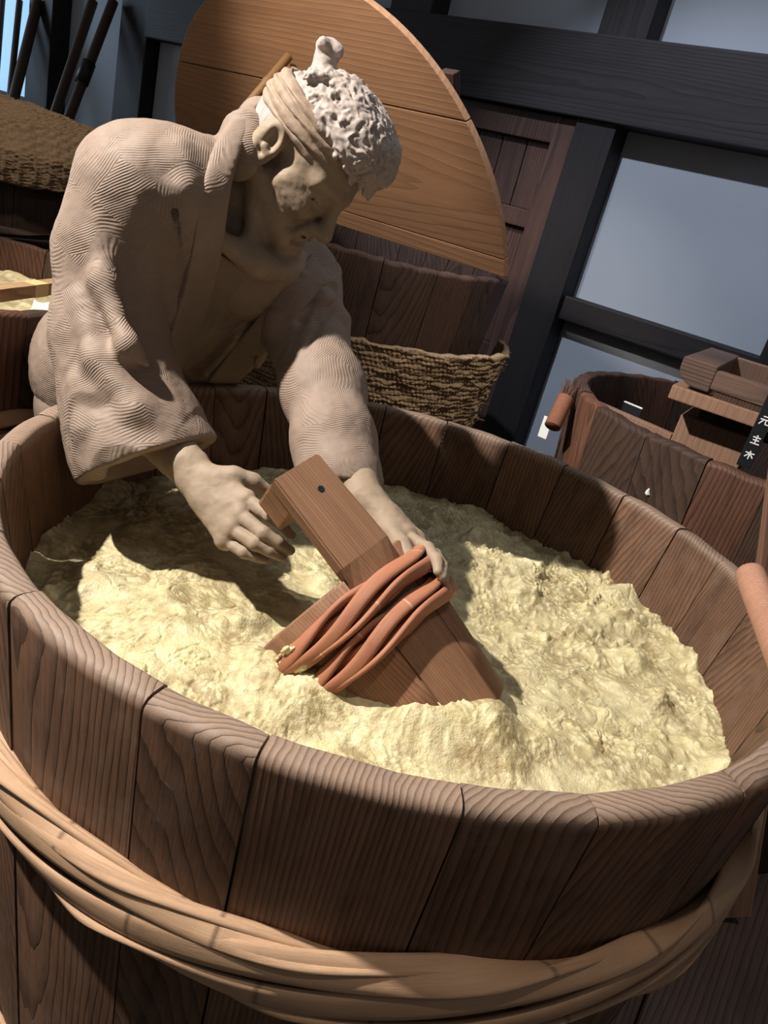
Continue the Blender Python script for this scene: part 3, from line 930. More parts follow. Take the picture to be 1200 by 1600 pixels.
B.cap(H(-0.024, 0.104, -0.0503), H(0.024, 0.104, -0.0503), 0.0026, 0.0026, 0.003, 'sub')
B.cap(H(0, 0.109, -0.040), H(0, 0.107, -0.033), 0.0025, 0.0025, 0.006, 'sub')
B.cap(H(-0.014, 0.100, -0.0665), H(0.014, 0.100, -0.0665), 0.004, 0.004, 0.01, 'sub')
# arms
B.rs = 1.0
RE = V(*(-0.4626,0.0653,0.9593)); RW = V(*(-0.2968,-0.0570,0.8870))
B.chain([RSH, RE, V(*(-0.3663,-0.0017,0.9025)), RW], [0.052, 0.043, 0.033, 0.0275], 0.02)
LE = V(*(-0.1828,0.1829,0.9813)); LW = V(*(-0.0659,-0.0454,0.9018))
B.chain([LSH + V(-0.04, -0.03, -0.01), LE, V(*(-0.1056,0.0282,0.9224)), LW], [0.052, 0.042, 0.034, 0.0255], 0.02)
def hand(wrist, kn, pip, dip, tip, thumb, r0, pad):
    for i in range(4):
        w_ = wrist * 0.8 + (kn[i] * 0.2 + (kn[i] - kn[1]) * 0.12)
        B.cap(w_, kn[i], 0.0155, 0.0108, 0.014)
        B.ell(kn[i], (0.0115, 0.0115, 0.0115), None, 0.006)
    B.cap((wrist + kn[0]) / 2, (wrist + kn[3]) / 2, 0.014, 0.013, 0.015)
    for i in range(4):
        r = r0 * (1.0, 1.04, 0.98, 0.86)[i]
        B.chain([kn[i], pip[i], dip[i], tip[i]], [r * 1.10, r, r * 0.92, r * 0.76], 0.0012)
        B.ell(pip[i], (r * 1.1,) * 3, None, 0.002)
    B.chain(thumb, [0.0165, 0.0125, 0.0105, 0.0085], 0.008)
P_ = lambda *a: [V(*p) for p in a]
hand(RW, P_((-0.2038,-0.1022,0.8826), (-0.2050,-0.1172,0.8674), (-0.2085,-0.1263,0.8510), (-0.2137,-0.1291,0.8339)),
     P_((-0.1665,-0.1267,0.8809), (-0.1673,-0.1433,0.8646), (-0.1742,-0.1492,0.8506), (-0.1854,-0.1471,0.8349)),
     P_((-0.1495,-0.1281,0.8726), (-0.1478,-0.1431,0.8573), (-0.1555,-0.1479,0.8459), (-0.1709,-0.1459,0.8324)),
     P_((-0.1372,-0.1238,0.8621), (-0.1332,-0.1362,0.8479), (-0.1400,-0.1409,0.8392), (-0.1596,-0.1409,0.8289)),
     P_((-0.2559,-0.0788,0.8868), (-0.2288,-0.0778,0.8969), (-0.2063,-0.0702,0.8943), (-0.1842,-0.0637,0.8839)), 0.0080, 0)
hand(LW, P_((-0.0026,-0.0989,0.8905), (0.0121,-0.0914,0.8824), (0.0245,-0.0840,0.8716), (0.0328,-0.0787,0.8585)),
     P_((0.0259,-0.1272,0.8927), (0.0366,-0.1229,0.8850), (0.0445,-0.1150,0.8727), (0.0490,-0.1049,0.8580)),
     P_((0.0382,-0.1473,0.8914), (0.0465,-0.1453,0.8833), (0.0518,-0.1391,0.8721), (0.0545,-0.1265,0.8582)),
     P_((0.0420,-0.1630,0.8850), (0.0490,-0.1632,0.8794), (0.0536,-0.1582,0.8704), (0.0560,-0.1451,0.8578)),
     P_((-0.0419,-0.0666,0.8900), (-0.0220,-0.0990,0.8902), (-0.0047,-0.1268,0.8886), (0.0087,-0.1477,0.8853)), 0.0080, 0)
bv, bq = B.mesh(); del B
bv = relax(bv, bq, 1, 0.4)
bn = vnormals(bv, bq)
bv = bv + bn * (0.0009 * fbm(bv * 55, 3, 4))[:, None]
body = figpart('body', bv, bq, M['skin'])

# ---- hair with a topknot, headband
Hh = Vol(HC - 0.19, HC + 0.21, 0.0018)
Hh.rs = HS
Hh.ell(H(0, 0.006, 0.052), (0.0820, 0.0930, 0.0890), FR, 0)
Hh.ell(H(0, 0.070, 0.098), (0.062, 0.052, 0.036), FR, 0.03)               # thick forelock
Hh.ell(H(0, 0.030, 0.124), (0.058, 0.070, 0.026), FR, 0.03)
def below(z0, tilt):
    o = H(0, 0, z0); nn = unit(Hu - Hf * tilt)
    def fn(X, Y, Z): return (X - o[0]) * nn[0] + (Y - o[1]) * nn[1] + (Z - o[2]) * nn[2]
    return fn
Hh.op(below(0.076, 0.04), HC - 0.2, HC + 0.2, 0.006, 'sub')
nape = Vol(HC - 0.19, HC + 0.21, 0.0018)
nape.rs = HS
nape.ell(H(0, -0.012, 0.038), (0.0800, 0.0880, 0.0880), FR, 0)
o_ = H(0, -0.006, 0.0); n_ = unit(Hf * 1.0 - Hu * 0.25)
nape.op(lambda X, Y, Z: -((X - o_[0]) * n_[0] + (Y - o_[1]) * n_[1] + (Z - o_[2]) * n_[2]), HC - 0.2, HC + 0.2, 0.006, 'sub')
o2_ = H(0, 0, -0.025)
nape.op(lambda X, Y, Z: ((X - o2_[0]) * Hu[0] + (Y - o2_[1]) * Hu[1] + (Z - o2_[2]) * Hu[2]), HC - 0.2, HC + 0.2, 0.006, 'sub')
Hh.D = smin(Hh.D, nape.D, 0.004)
for k in range(16):                                                          # tufts falling over the brow
    x = -0.062 + 0.124 * k / 15 + random.uniform(-.003, .003)
    y = 0.100 - 0.055 * (x / 0.07) ** 2
    Hh.cap(H(x * 0.9, y - 0.006, 0.098), H(x, y + 0.014 + random.uniform(-.004, .006), 0.066 + random.uniform(-.006, .008)), 0.013, 0.0035, 0.006)
for k in range(20):
    a_ = PI * (0.06 + 0.88 * k / 19)
    for s_ in (-1, 1):
        pass
for k in range(42):                                                          # clumps over the crown
    a_ = random.uniform(-PI, PI); rr = random.uniform(0.15, 0.82)
    x, y = 0.080 * rr * math.cos(a_), 0.004 + 0.092 * rr * math.sin(a_)
    z = 0.052 + 0.088 * math.sqrt(max(0, 1 - rr * rr)) + 0.002
    z = max(z, 0.086)
    a2 = a_ + random.uniform(-0.8, 0.8)
    Hh.cap(H(x, y, z), H(x + 0.020 * math.cos(a2), y + 0.022 * math.sin(a2), z - 0.012 * rr), random.uniform(.006, .011), .004, 0.006)
# topknot
tk = [(0, -0.066, 0.108), (0.002, -0.080, 0.124), (0.004, -0.088, 0.134)]
Hh.chain([H(*p) for p in tk], [0.020, 0.015, 0.017], 0.012)
for dx, dy, dz in ((0.014, -0.084, 0.138), (-0.012, -0.090, 0.136), (0.002, -0.078, 0.144), (0.006, -0.100, 0.130)):
    Hh.ell(H(dx, dy, dz), (0.011, 0.011, 0.010), FR, 0.005)
hv, hq = Hh.mesh(); del Hh, nape
hn = vnormals(hv, hq)
loc = (hv - HC) @ FR.T / HS
wp = loc + 0.012 * np.stack([fbm(loc * 40 + k * 9, 2, 60 + k) for k in range(3)], 1)
str_ = fbm(wp * np.array([190, 60, 90.]), 3, 70)
rg = 1 - np.abs(fbm(wp * np.array([75, 26, 55.]), 3, 75))
amp = np.clip((loc[:, 2] - 0.045) / 0.03, 0.25, 1)
amp *= np.clip((np.linalg.norm(loc - V(0.002, -0.086, 0.134), axis=1) - 0.020) / 0.02, 0.30, 1)
hv = hv + hn * (amp * (0.0030 * str_ * 0.6 + 0.0045 * (rg - 0.6)))[:, None]
figpart('hair', hv, hq, M['hair'])

def headband():
    n = 160; m_ = 40
    th = np.linspace(0, 2 * PI, n, endpoint=False)
    prof = []
    for j in range(m_):
        u = -1 + 2 * j / (m_ - 1)
        fold = abs(math.sin(u * 2.2 * PI * 0.85 + 0.6)) ** 0.7
        prof.append((u * 0.0270, 0.0035 + 0.0050 * fold * (1 - 0.4 * u * u) - 0.004 * u ** 8))
    v = []
    for i, t in enumerate(th):
        base = 0.0058 * math.sin(t) ** 2
        for (z, h) in prof:
            zz = 0.060 + z + 0.006 * math.sin(t)
            kk = math.sqrt(max(0.02, 1 - ((zz - 0.050) / 0.100) ** 2))
            rx, ry = 0.0785 * kk + h, (0.0985 if math.sin(t) > 0 else 0.0985 - 0.014 * math.sin(t) ** 2) * kk + h
            v.append(H(rx * math.cos(t), -0.012 + ry * math.sin(t), zz + 0.0016 * math.sin(5 * t + z * 300)))
        for (z, h) in (prof[-1], prof[0]):
            zz = 0.060 + z + 0.006 * math.sin(t)
            v.append(H(0.068 * math.cos(t), -0.012 + 0.088 * math.sin(t), zz))
    k = m_ + 2
    I = np.arange(n)[:, None]; J = (I + 1) % n; K = np.arange(k)[None]; L = (K + 1) % k
    q = np.stack([I * k + K, J * k + K, J * k + L, I * k + L], -1).reshape(-1, 4)
    v = np.array(v)
    q = q[:, ::-1]
    v += 0.0008 * np.stack([fbm(v * 120 + 3 * a, 2, 80 + a) for a in range(3)], 1)
    return v, q
figpart('headband', *headband(), M['band'])

# ---- robe
G = Vol((-0.86, -0.24, 0.60), (0.03, 0.78, 1.38), 0.0030)
G.op(torso_fn(0.0), (-0.85, 0.0, 0.70), (-0.05, 0.75, 1.36), 0.0)
G.cap(RSH + V(0.02, 0.02, -0.005), LSH + V(-0.055, -0.045, -0.025), 0.072, 0.055, 0.05)
G.cap(RSH + V(0.05, 0.05, 0.015), V(*(-0.3460,0.2384,1.2438)), 0.066, 0.040, 0.05)
VIEW = unit(V(*(-0.3416,0.0276,1.0506)) - V(-0.0357, -0.9629, 1.2738))
rs = P_((-0.4676,0.0953,1.1865), (-0.4782,0.0889,1.0935), (-0.4621,0.0659,0.9866), (-0.4205,0.0399,0.9114), (-0.3760,0.0132,0.8605), (-0.3433,-0.0046,0.8308))
rr_ = [0.072, 0.068, 0.068, 0.075, 0.085, 0.091]
G.chain(rs[:3], rr_[:3], 0.045)
G.chain(rs[2:], rr_[2:], 0.045, sq=(VIEW, 0.74))
ls = P_((-0.2467,0.2659,1.1020), (-0.2164,0.1996,1.0343), (-0.1666,0.1226,0.9797), (-0.1274,0.0443,0.9349), (-0.1012,-0.0040,0.8971), (-0.0746,-0.0401,0.8625))
lr_ = [0.052, 0.057, 0.058, 0.054, 0.050, 0.048]
G.chain(ls, lr_, 0.03, sq=(VIEW, 1.2))
# cut the sleeve ends and hollow them
def cut(p, n):
    p = V(*p); n = unit(n)
    return lambda X, Y, Z: -((X - p[0]) * n[0] + (Y - p[1]) * n[1] + (Z - p[2]) * n[2])
pa, pb = V(*(-0.4185,-0.0523,0.8334)), V(*(-0.2960,-0.0116,0.9050))
ax = rs[-2] - rs[-4]; hd_ = unit(pb - pa); vh = unit(V(*(-0.3053,0.9149,-0.4041))); nrm = unit(np.cross(hd_, vh)); nrm = nrm if nrm @ ax > 0 else -nrm; nrm = unit(nrm - vh * 0.10)
G.op(cut((pa + pb) / 2, nrm), V(-0.52, -0.19, 0.70), V(-0.265, 0.10, 0.93), 0.003, 'sub')
G.chain([rs[-2], rs[-1], rs[-1] + unit(ax) * 0.06], [0.058, 0.078, 0.084], 0.004, 'sub', sq=(VIEW, 0.76))
qa, qb = V(*(-0.1473,-0.0054,0.8939)), V(*(-0.0588,0.0001,0.9068))
ax2 = ls[-2] - ls[-4]; hd2 = unit(qb - qa); vh2 = unit(V(*(-0.0683,0.9315,-0.3644))); nrm2 = unit(np.cross(hd2, vh2)); nrm2 = nrm2 if nrm2 @ ax2 > 0 else -nrm2; nrm2 = unit(nrm2 - vh2 * 0.05)
G.op(cut((qa + qb) / 2, nrm2), np.minimum(qa, qb) - 0.10, np.maximum(qa, qb) + 0.10, 0.003, 'sub')
G.chain([ls[-3] * 0.4 + ls[-2] * 0.6, ls[-1] + unit(ax2) * 0.05], [0.026, 0.036], 0.004, 'sub', sq=(VIEW, 1.25))
# open front
vp = P_((-0.3044,0.0880,1.1950), (-0.2826,0.0603,1.1289), (-0.3086,0.1333,1.0441), (-0.3664,0.2416,0.9402), (-0.3982,0.3051,0.8845))
G.chain(vp, [0.060, 0.050, 0.030, 0.016, 0.012], 0.010, 'sub')
GROOVE = (P_((-0.2403,0.1702,1.1454), (-0.2673,0.1470,1.1080), (-0.2975,0.1526,1.0592), (-0.3493,0.2173,0.9859), (-0.4117,0.3091,0.8892)), [0.010, 0.016, 0.017, 0.017, 0.016])
G.cap(H(0, -0.03, -0.03), V(*(-0.3265,0.1504,1.1888)), 0.066, 0.070, 0.012, 'sub')
# collar bands
cr = P_((-0.3295,0.2520,1.3021), (-0.3443,0.2197,1.3026), (-0.3430,0.1498,1.2780), (-0.3409,0.1163,1.2498))
G.chain(cr, [0.024, 0.031, 0.033, 0.028], 0.012, sq=(FRONT * 0.75 - V(*(0.0000,0.9226,-0.3857)) * 0.5 - LAT * 0.25, 3.3))
cl = P_((-0.3295,0.2520,1.3021), (-0.2920,0.2960,1.2518), (-0.2784,0.3036,1.2181))
G.chain(cl, [0.020, 0.024, 0.020], 0.008, sq=(FRONT, 2.4))
G.cap(H(0, -0.036, -0.020), V(*(-0.3401,0.1867,1.1718)), 0.056, 0.064, 0.004, 'sub')
# folds
def fold(pts, r, k=0.022):
    G.chain(pts, [q * 0.78 for q in r], k)
fold(P_((-0.3977,0.0631,1.2469), (-0.3798,0.0455,1.1997), (-0.3752,0.0508,1.1319)), [0.006, 0.014, 0.002])
fold(P_((-0.3812,0.1116,1.2514), (-0.3601,0.0660,1.1892), (-0.3687,0.0764,1.1206)), [0.006, 0.012, 0.002])
fold(P_((-0.4887,0.0451,1.1495), (-0.4515,-0.0014,1.0746), (-0.3948,-0.0406,1.0144), (-0.3680,-0.0363,0.9961)), [0.006, 0.014, 0.015, 0.004])
fold(P_((-0.4748,0.0011,1.0441), (-0.4326,-0.0418,0.9881), (-0.3638,-0.0661,0.9457), (-0.3211,-0.0541,0.9199)), [0.006, 0.014, 0.016, 0.008])
fold(P_((-0.4489,-0.0494,0.9520), (-0.4245,-0.0684,0.9039), (-0.4105,-0.0595,0.8474)), [0.008, 0.014, 0.014])
fold(P_((-0.2582,0.1716,1.0708), (-0.2335,0.1995,1.1117), (-0.1999,0.2238,1.1181)), [0.006, 0.013, 0.006])
fold(P_((-0.2379,0.1560,1.0594), (-0.2030,0.1893,1.0925), (-0.1667,0.2073,1.0708)), [0.004, 0.012, 0.006])
fold(P_((-0.3638,0.1026,1.1004), (-0.3912,0.1758,1.0162), (-0.4184,0.2591,0.9171)), [0.006, 0.010, 0.006])
fold(P_((-0.3780,0.0782,1.1197), (-0.3951,0.1008,1.0440), (-0.4238,0.1996,0.9435)), [0.004, 0.009, 0.006])
fold(P_((-0.2414,0.1815,1.1206), (-0.2605,0.1638,1.0524), (-0.2946,0.2490,0.9580)), [0.006, 0.012, 0.008])
G.chain(P_((-0.3968,0.0122,1.1562), (-0.3771,0.0154,1.1042), (-0.3646,0.0234,1.0536)), [0.006, 0.014, 0.008], 0.03, 'sub')
# sharp creases cut beside the folds
for pts, r in ((P_((-0.3918,0.0597,1.2257), (-0.3854,0.0386,1.1753), (-0.3776,0.0492,1.1282)), [0.002, 0.0032, 0.002]),
               (P_((-0.3855,0.0896,1.2377), (-0.3677,0.0577,1.1796), (-0.3719,0.0825,1.1042)), [0.003, 0.004, 0.002]),
               (P_((-0.3625,0.1174,1.2524), (-0.3475,0.0782,1.1923), (-0.3531,0.0966,1.1249)), [0.002, 0.005, 0.002]),
               (P_((-0.2153,0.1674,1.0919), (-0.2225,0.1453,1.0651), (-0.2266,0.1171,1.0313)), [0.003, 0.008, 0.003]),
               (P_((-0.1824,0.1935,1.0974), (-0.1963,0.1511,1.0711), (-0.2014,0.1098,1.0347)), [0.003, 0.007, 0.003])):
    G.chain(pts, r, 0.006, 'sub')
G.chain(*GROOVE, 0.004, 'sub')
# waist sash and the back of the hips
G.ell(HIP + V(-0.02, 0.0, -0.03), (0.175, 0.15, 0.13), np.stack([LAT, FRONT, np.cross(LAT, FRONT)]), 0.05)
rv, rq = G.mesh(); del G
rv = relax(rv, rq, 2, 0.5)
rn = vnormals(rv, rq)
rv = rv + rn * (0.0016 * fbm(rv * 12, 3, 21) + 0.0007 * fbm(rv * 60, 2, 24))[:, None]
figpart('robe', rv, rq, M['clay'])

# ---- the two collar bands, flat strips lying on the robe
COLLAR_RIGHT = np.array([[(-0.3315,0.1561,1.3025),(-0.3367,0.1482,1.3001),(-0.3421,0.1414,1.2977),(-0.3479,0.1362,1.2954),(-0.3541,0.1324,1.2932),(-0.3605,0.1296,1.2909)],
    [(-0.3328,0.1376,1.2895),(-0.3385,0.1317,1.2874),(-0.3443,0.1265,1.2852),(-0.3505,0.1224,1.2831),(-0.3569,0.1194,1.2810),(-0.3634,0.1172,1.2789)],
    [(-0.3337,0.1208,1.2767),(-0.3398,0.1164,1.2747),(-0.3460,0.1125,1.2727),(-0.3523,0.1093,1.2707),(-0.3589,0.1067,1.2687),(-0.3655,0.1046,1.2668)],
    [(-0.3339,0.1066,1.2640),(-0.3403,0.1032,1.2621),(-0.3468,0.1000,1.2602),(-0.3532,0.0972,1.2583),(-0.3598,0.0946,1.2564),(-0.3664,0.0923,1.2545)],
    [(-0.3337,0.0954,1.2511),(-0.3403,0.0925,1.2493),(-0.3468,0.0896,1.2475),(-0.3533,0.0866,1.2457),(-0.3597,0.0836,1.2440),(-0.3661,0.0805,1.2422)],
    [(-0.3332,0.0874,1.2381),(-0.3399,0.0845,1.2364),(-0.3464,0.0814,1.2347),(-0.3527,0.0779,1.2331),(-0.3590,0.0741,1.2314),(-0.3651,0.0700,1.2298)],
    [(-0.3328,0.0821,1.2251),(-0.3394,0.0789,1.2235),(-0.3458,0.0753,1.2219),(-0.3520,0.0712,1.2204),(-0.3581,0.0665,1.2189),(-0.3639,0.0616,1.2174)],
    [(-0.3325,0.0792,1.2119),(-0.3390,0.0755,1.2104),(-0.3454,0.0714,1.2090),(-0.3515,0.0667,1.2076),(-0.3573,0.0613,1.2062),(-0.3630,0.0556,1.2049)],
    [(-0.3325,0.0782,1.1985),(-0.3390,0.0742,1.1972),(-0.3453,0.0697,1.1958),(-0.3513,0.0645,1.1946),(-0.3571,0.0586,1.1934),(-0.3627,0.0524,1.1922)],
    [(-0.3327,0.0792,1.1849),(-0.3392,0.0749,1.1837),(-0.3456,0.0701,1.1824),(-0.3516,0.0646,1.1813),(-0.3574,0.0584,1.1803),(-0.3630,0.0519,1.1793)],
    [(-0.3332,0.0817,1.1710),(-0.3398,0.0773,1.1698),(-0.3463,0.0724,1.1687),(-0.3524,0.0668,1.1677),(-0.3583,0.0605,1.1668),(-0.3640,0.0538,1.1659)],
    [(-0.3340,0.0857,1.1567),(-0.3408,0.0813,1.1556),(-0.3474,0.0764,1.1546),(-0.3537,0.0707,1.1537),(-0.3597,0.0643,1.1529),(-0.3654,0.0575,1.1522)],
    [(-0.3352,0.0908,1.1420),(-0.3422,0.0866,1.1410),(-0.3490,0.0818,1.1401),(-0.3554,0.0761,1.1393),(-0.3615,0.0695,1.1386),(-0.3674,0.0624,1.1380)],
    [(-0.3370,0.0970,1.1268),(-0.3442,0.0930,1.1259),(-0.3512,0.0882,1.1251),(-0.3577,0.0824,1.1244),(-0.3639,0.0755,1.1239),(-0.3697,0.0680,1.1235)],
    [(-0.3395,0.1043,1.1111),(-0.3469,0.1003,1.1103),(-0.3540,0.0956,1.1095),(-0.3606,0.0894,1.1090),(-0.3666,0.0820,1.1088),(-0.3723,0.0737,1.1086)],
    [(-0.3429,0.1127,1.0949),(-0.3504,0.1088,1.0941),(-0.3575,0.1038,1.0935),(-0.3640,0.0970,1.0932),(-0.3698,0.0885,1.0933),(-0.3752,0.0788,1.0935)],
    [(-0.3474,0.1225,1.0780),(-0.3549,0.1184,1.0773),(-0.3619,0.1128,1.0769),(-0.3681,0.1050,1.0770),(-0.3734,0.0948,1.0775),(-0.3781,0.0830,1.0783)],
    [(-0.3530,0.1338,1.0603),(-0.3604,0.1292,1.0599),(-0.3671,0.1228,1.0598),(-0.3729,0.1134,1.0603),(-0.3774,0.1008,1.0614),(-0.3811,0.0862,1.0630)],
    [(-0.3596,0.1464,1.0419),(-0.3667,0.1411,1.0417),(-0.3731,0.1335,1.0420),(-0.3781,0.1221,1.0431),(-0.3817,0.1066,1.0451),(-0.3842,0.0886,1.0476)],
    [(-0.3671,0.1602,1.0228),(-0.3739,0.1539,1.0229),(-0.3796,0.1448,1.0236),(-0.3838,0.1311,1.0254),(-0.3861,0.1124,1.0284),(-0.3871,0.0906,1.0321)],
    [(-0.3756,0.1747,1.0029),(-0.3817,0.1673,1.0034),(-0.3867,0.1565,1.0047),(-0.3898,0.1402,1.0073),(-0.3907,0.1181,1.0114),(-0.3901,0.0924,1.0164)],
    [(-0.3848,0.1896,0.9824),(-0.3902,0.1808,0.9834),(-0.3942,0.1681,0.9853),(-0.3960,0.1491,0.9889),(-0.3955,0.1237,0.9941),(-0.3932,0.0943,1.0005)],
    [(-0.3947,0.2045,0.9614),(-0.3992,0.1942,0.9629),(-0.4021,0.1796,0.9655),(-0.4026,0.1579,0.9700),(-0.4004,0.1293,0.9765),(-0.3964,0.0963,0.9843)],
    [(-0.4053,0.2192,0.9400),(-0.4088,0.2074,0.9420),(-0.4105,0.1907,0.9453),(-0.4094,0.1664,0.9509),(-0.4056,0.1346,0.9587),(-0.3999,0.0984,0.9678)],
    [(-0.4168,0.2336,0.9182),(-0.4190,0.2203,0.9207),(-0.4193,0.2016,0.9248),(-0.4167,0.1746,0.9315),(-0.4111,0.1398,0.9406),(-0.4036,0.1004,0.9512)],
    [(-0.4288,0.2477,0.8960),(-0.4297,0.2328,0.8990),(-0.4286,0.2122,0.9040),(-0.4243,0.1826,0.9118),(-0.4169,0.1448,0.9222),(-0.4074,0.1023,0.9343)]])
COLLAR_LEFT = np.array([[(-0.2405,0.2166,1.1478),(-0.2335,0.2156,1.1415),(-0.2264,0.2142,1.1352),(-0.2192,0.2123,1.1289),(-0.2119,0.2101,1.1227),(-0.2047,0.2077,1.1165)],
    [(-0.2442,0.1997,1.1373),(-0.2373,0.1999,1.1314),(-0.2303,0.1997,1.1255),(-0.2232,0.1988,1.1196),(-0.2160,0.1975,1.1138),(-0.2088,0.1958,1.1081)],
    [(-0.2481,0.1851,1.1268),(-0.2413,0.1862,1.1213),(-0.2344,0.1868,1.1158),(-0.2273,0.1866,1.1103),(-0.2202,0.1859,1.1050),(-0.2129,0.1847,1.0996)],
    [(-0.2527,0.1745,1.1160),(-0.2458,0.1757,1.1109),(-0.2388,0.1765,1.1058),(-0.2317,0.1766,1.1008),(-0.2245,0.1760,1.0959),(-0.2171,0.1751,1.0911)],
    [(-0.2580,0.1684,1.1046),(-0.2509,0.1689,1.1000),(-0.2437,0.1691,1.0955),(-0.2364,0.1688,1.0910),(-0.2289,0.1681,1.0867),(-0.2214,0.1670,1.0823)],
    [(-0.2642,0.1668,1.0924),(-0.2566,0.1659,1.0885),(-0.2489,0.1648,1.0847),(-0.2412,0.1634,1.0808),(-0.2335,0.1619,1.0770),(-0.2257,0.1602,1.0733)],
    [(-0.2712,0.1694,1.0795),(-0.2629,0.1664,1.0764),(-0.2547,0.1635,1.0733),(-0.2464,0.1606,1.0701),(-0.2383,0.1577,1.0670),(-0.2301,0.1548,1.0639)],
    [(-0.2791,0.1756,1.0658),(-0.2701,0.1706,1.0634),(-0.2611,0.1656,1.0611),(-0.2523,0.1608,1.0588),(-0.2434,0.1561,1.0565),(-0.2347,0.1515,1.0542)],
    [(-0.2870,0.1799,1.0522),(-0.2783,0.1783,1.0497),(-0.2687,0.1718,1.0481),(-0.2590,0.1651,1.0466),(-0.2495,0.1583,1.0452),(-0.2400,0.1516,1.0438)],
    [(-0.2949,0.1824,1.0390),(-0.2860,0.1814,1.0368),(-0.2771,0.1805,1.0345),(-0.2671,0.1744,1.0333),(-0.2568,0.1657,1.0327),(-0.2464,0.1566,1.0323)],
    [(-0.3055,0.1952,1.0235),(-0.2962,0.1944,1.0216),(-0.2869,0.1936,1.0198),(-0.2768,0.1892,1.0186),(-0.2657,0.1793,1.0188),(-0.2545,0.1683,1.0192)],
    [(-0.3199,0.2231,1.0042),(-0.3097,0.2207,1.0031),(-0.2992,0.2166,1.0024),(-0.2881,0.2097,1.0024),(-0.2765,0.1998,1.0030),(-0.2647,0.1882,1.0041)],
    [(-0.3315,0.2383,0.9871),(-0.3218,0.2397,0.9856),(-0.3116,0.2390,0.9846),(-0.3007,0.2348,0.9845),(-0.2890,0.2269,0.9852),(-0.2770,0.2167,0.9866)],
    [(-0.3433,0.2550,0.9689),(-0.3343,0.2603,0.9670),(-0.3248,0.2636,0.9656),(-0.3143,0.2633,0.9651),(-0.3031,0.2592,0.9655),(-0.2914,0.2528,0.9666)],
    [(-0.3554,0.2732,0.9496),(-0.3471,0.2818,0.9475),(-0.3382,0.2888,0.9457),(-0.3286,0.2930,0.9447),(-0.3183,0.2943,0.9444),(-0.3075,0.2937,0.9447)],
    [(-0.3679,0.2927,0.9293),(-0.3600,0.3035,0.9272),(-0.3519,0.3135,0.9253),(-0.3432,0.3222,0.9237),(-0.3341,0.3294,0.9226),(-0.3246,0.3357,0.9217)],
    [(-0.3807,0.3129,0.9081),(-0.3732,0.3248,0.9064),(-0.3655,0.3369,0.9045),(-0.3578,0.3496,0.9026),(-0.3499,0.3626,0.9006),(-0.3409,0.3714,0.8998)],
    [(-0.3940,0.3333,0.8863),(-0.3865,0.3456,0.8850),(-0.3793,0.3594,0.8835),(-0.3724,0.3754,0.8812),(-0.3629,0.3817,0.8819),(-0.3520,0.3826,0.8842)]])
def collar(P, t_out=0.0085, t_in=0.006):
    n, m_, _ = P.shape
    du = np.gradient(P, axis=0); dv = np.gradient(P, axis=1)
    nn = np.cross(du, dv); nn /= np.linalg.norm(nn, axis=2)[:, :, None]
    nn = np.where((nn @ VIEW)[:, :, None] > 0, -nn, nn)
    w = np.linspace(-1, 1, m_)[None, :, None]
    top = P + nn * (t_out - 0.003 * w ** 4)
    bot = P - nn * t_in
    loop = np.concatenate([top, bot[:, ::-1]], 1); k = 2 * m_
    I = np.arange(n - 1)[:, None]; K = np.arange(k)[None]; L = (K + 1) % k
    q = np.stack([I * k + K, (I + 1) * k + K, (I + 1) * k + L, I * k + L], -1).reshape(-1, 4)
    caps = []
    for r in (0, n - 1):
        for j in range(m_ - 1):
            a, b = r * k + j, r * k + j + 1; c, e = r * k + k - 2 - j, r * k + k - 1 - j
            caps.append((a, b, c, e) if r == 0 else (b, a, e, c))
    q = np.concatenate([q, np.array(caps)])
    v = loop.reshape(-1, 3)
    o = figpart('collar', v, q, M['clay'])
    md = o.modifiers.new('bevel', 'BEVEL'); md.width = 0.0025; md.segments = 2; md.limit_method = 'ANGLE'; md.angle_limit = 0.9
    sb_ = o.modifiers.new('sub', 'SUBSURF'); sb_.levels = 1; sb_.render_levels = 2
    return o
collar(COLLAR_RIGHT); collar(COLLAR_LEFT)

# ---- legs behind the tub
T = Vol((-0.92, 0.22, -0.005), (-0.22, 0.86, 0.78), 0.006)
T.ell(HIP + V(-0.01, 0.0, -0.10), (0.17, 0.14, 0.15), np.stack([LAT, FRONT, np.cross(LAT, FRONT)]), 0.0)
for s_, fo in ((-1, 0.02), (1, -0.02)):
    hp_ = HIP + LAT * 0.085 * s_ + V(0, 0, -0.08); hp_[2] = 0.74
    kn_ = V(hp_[0] + 0.02, hp_[1] - 0.01 + fo, 0.42); an_ = V(hp_[0] - 0.005, hp_[1] + fo, 0.09)
    T.chain([hp_, kn_, an_], [0.105, 0.075, 0.055], 0.02)
    T.chain([V(an_[0], an_[1], 0.04), V(an_[0] + 0.07, an_[1] - 0.07, 0.032), V(an_[0] + 0.11, an_[1] - 0.11, 0.022)], [0.042, 0.036, 0.022], 0.02)
T.op(lambda X, Y, Z: Z + 0 * X + 0 * Y, (-1, 0, -0.1), (0, 1, 0.0), 0.0, 'sub')
tv, tq = T.mesh(); del T
figpart('trousers', relax(tv, tq, 2), tq, M['clay'])

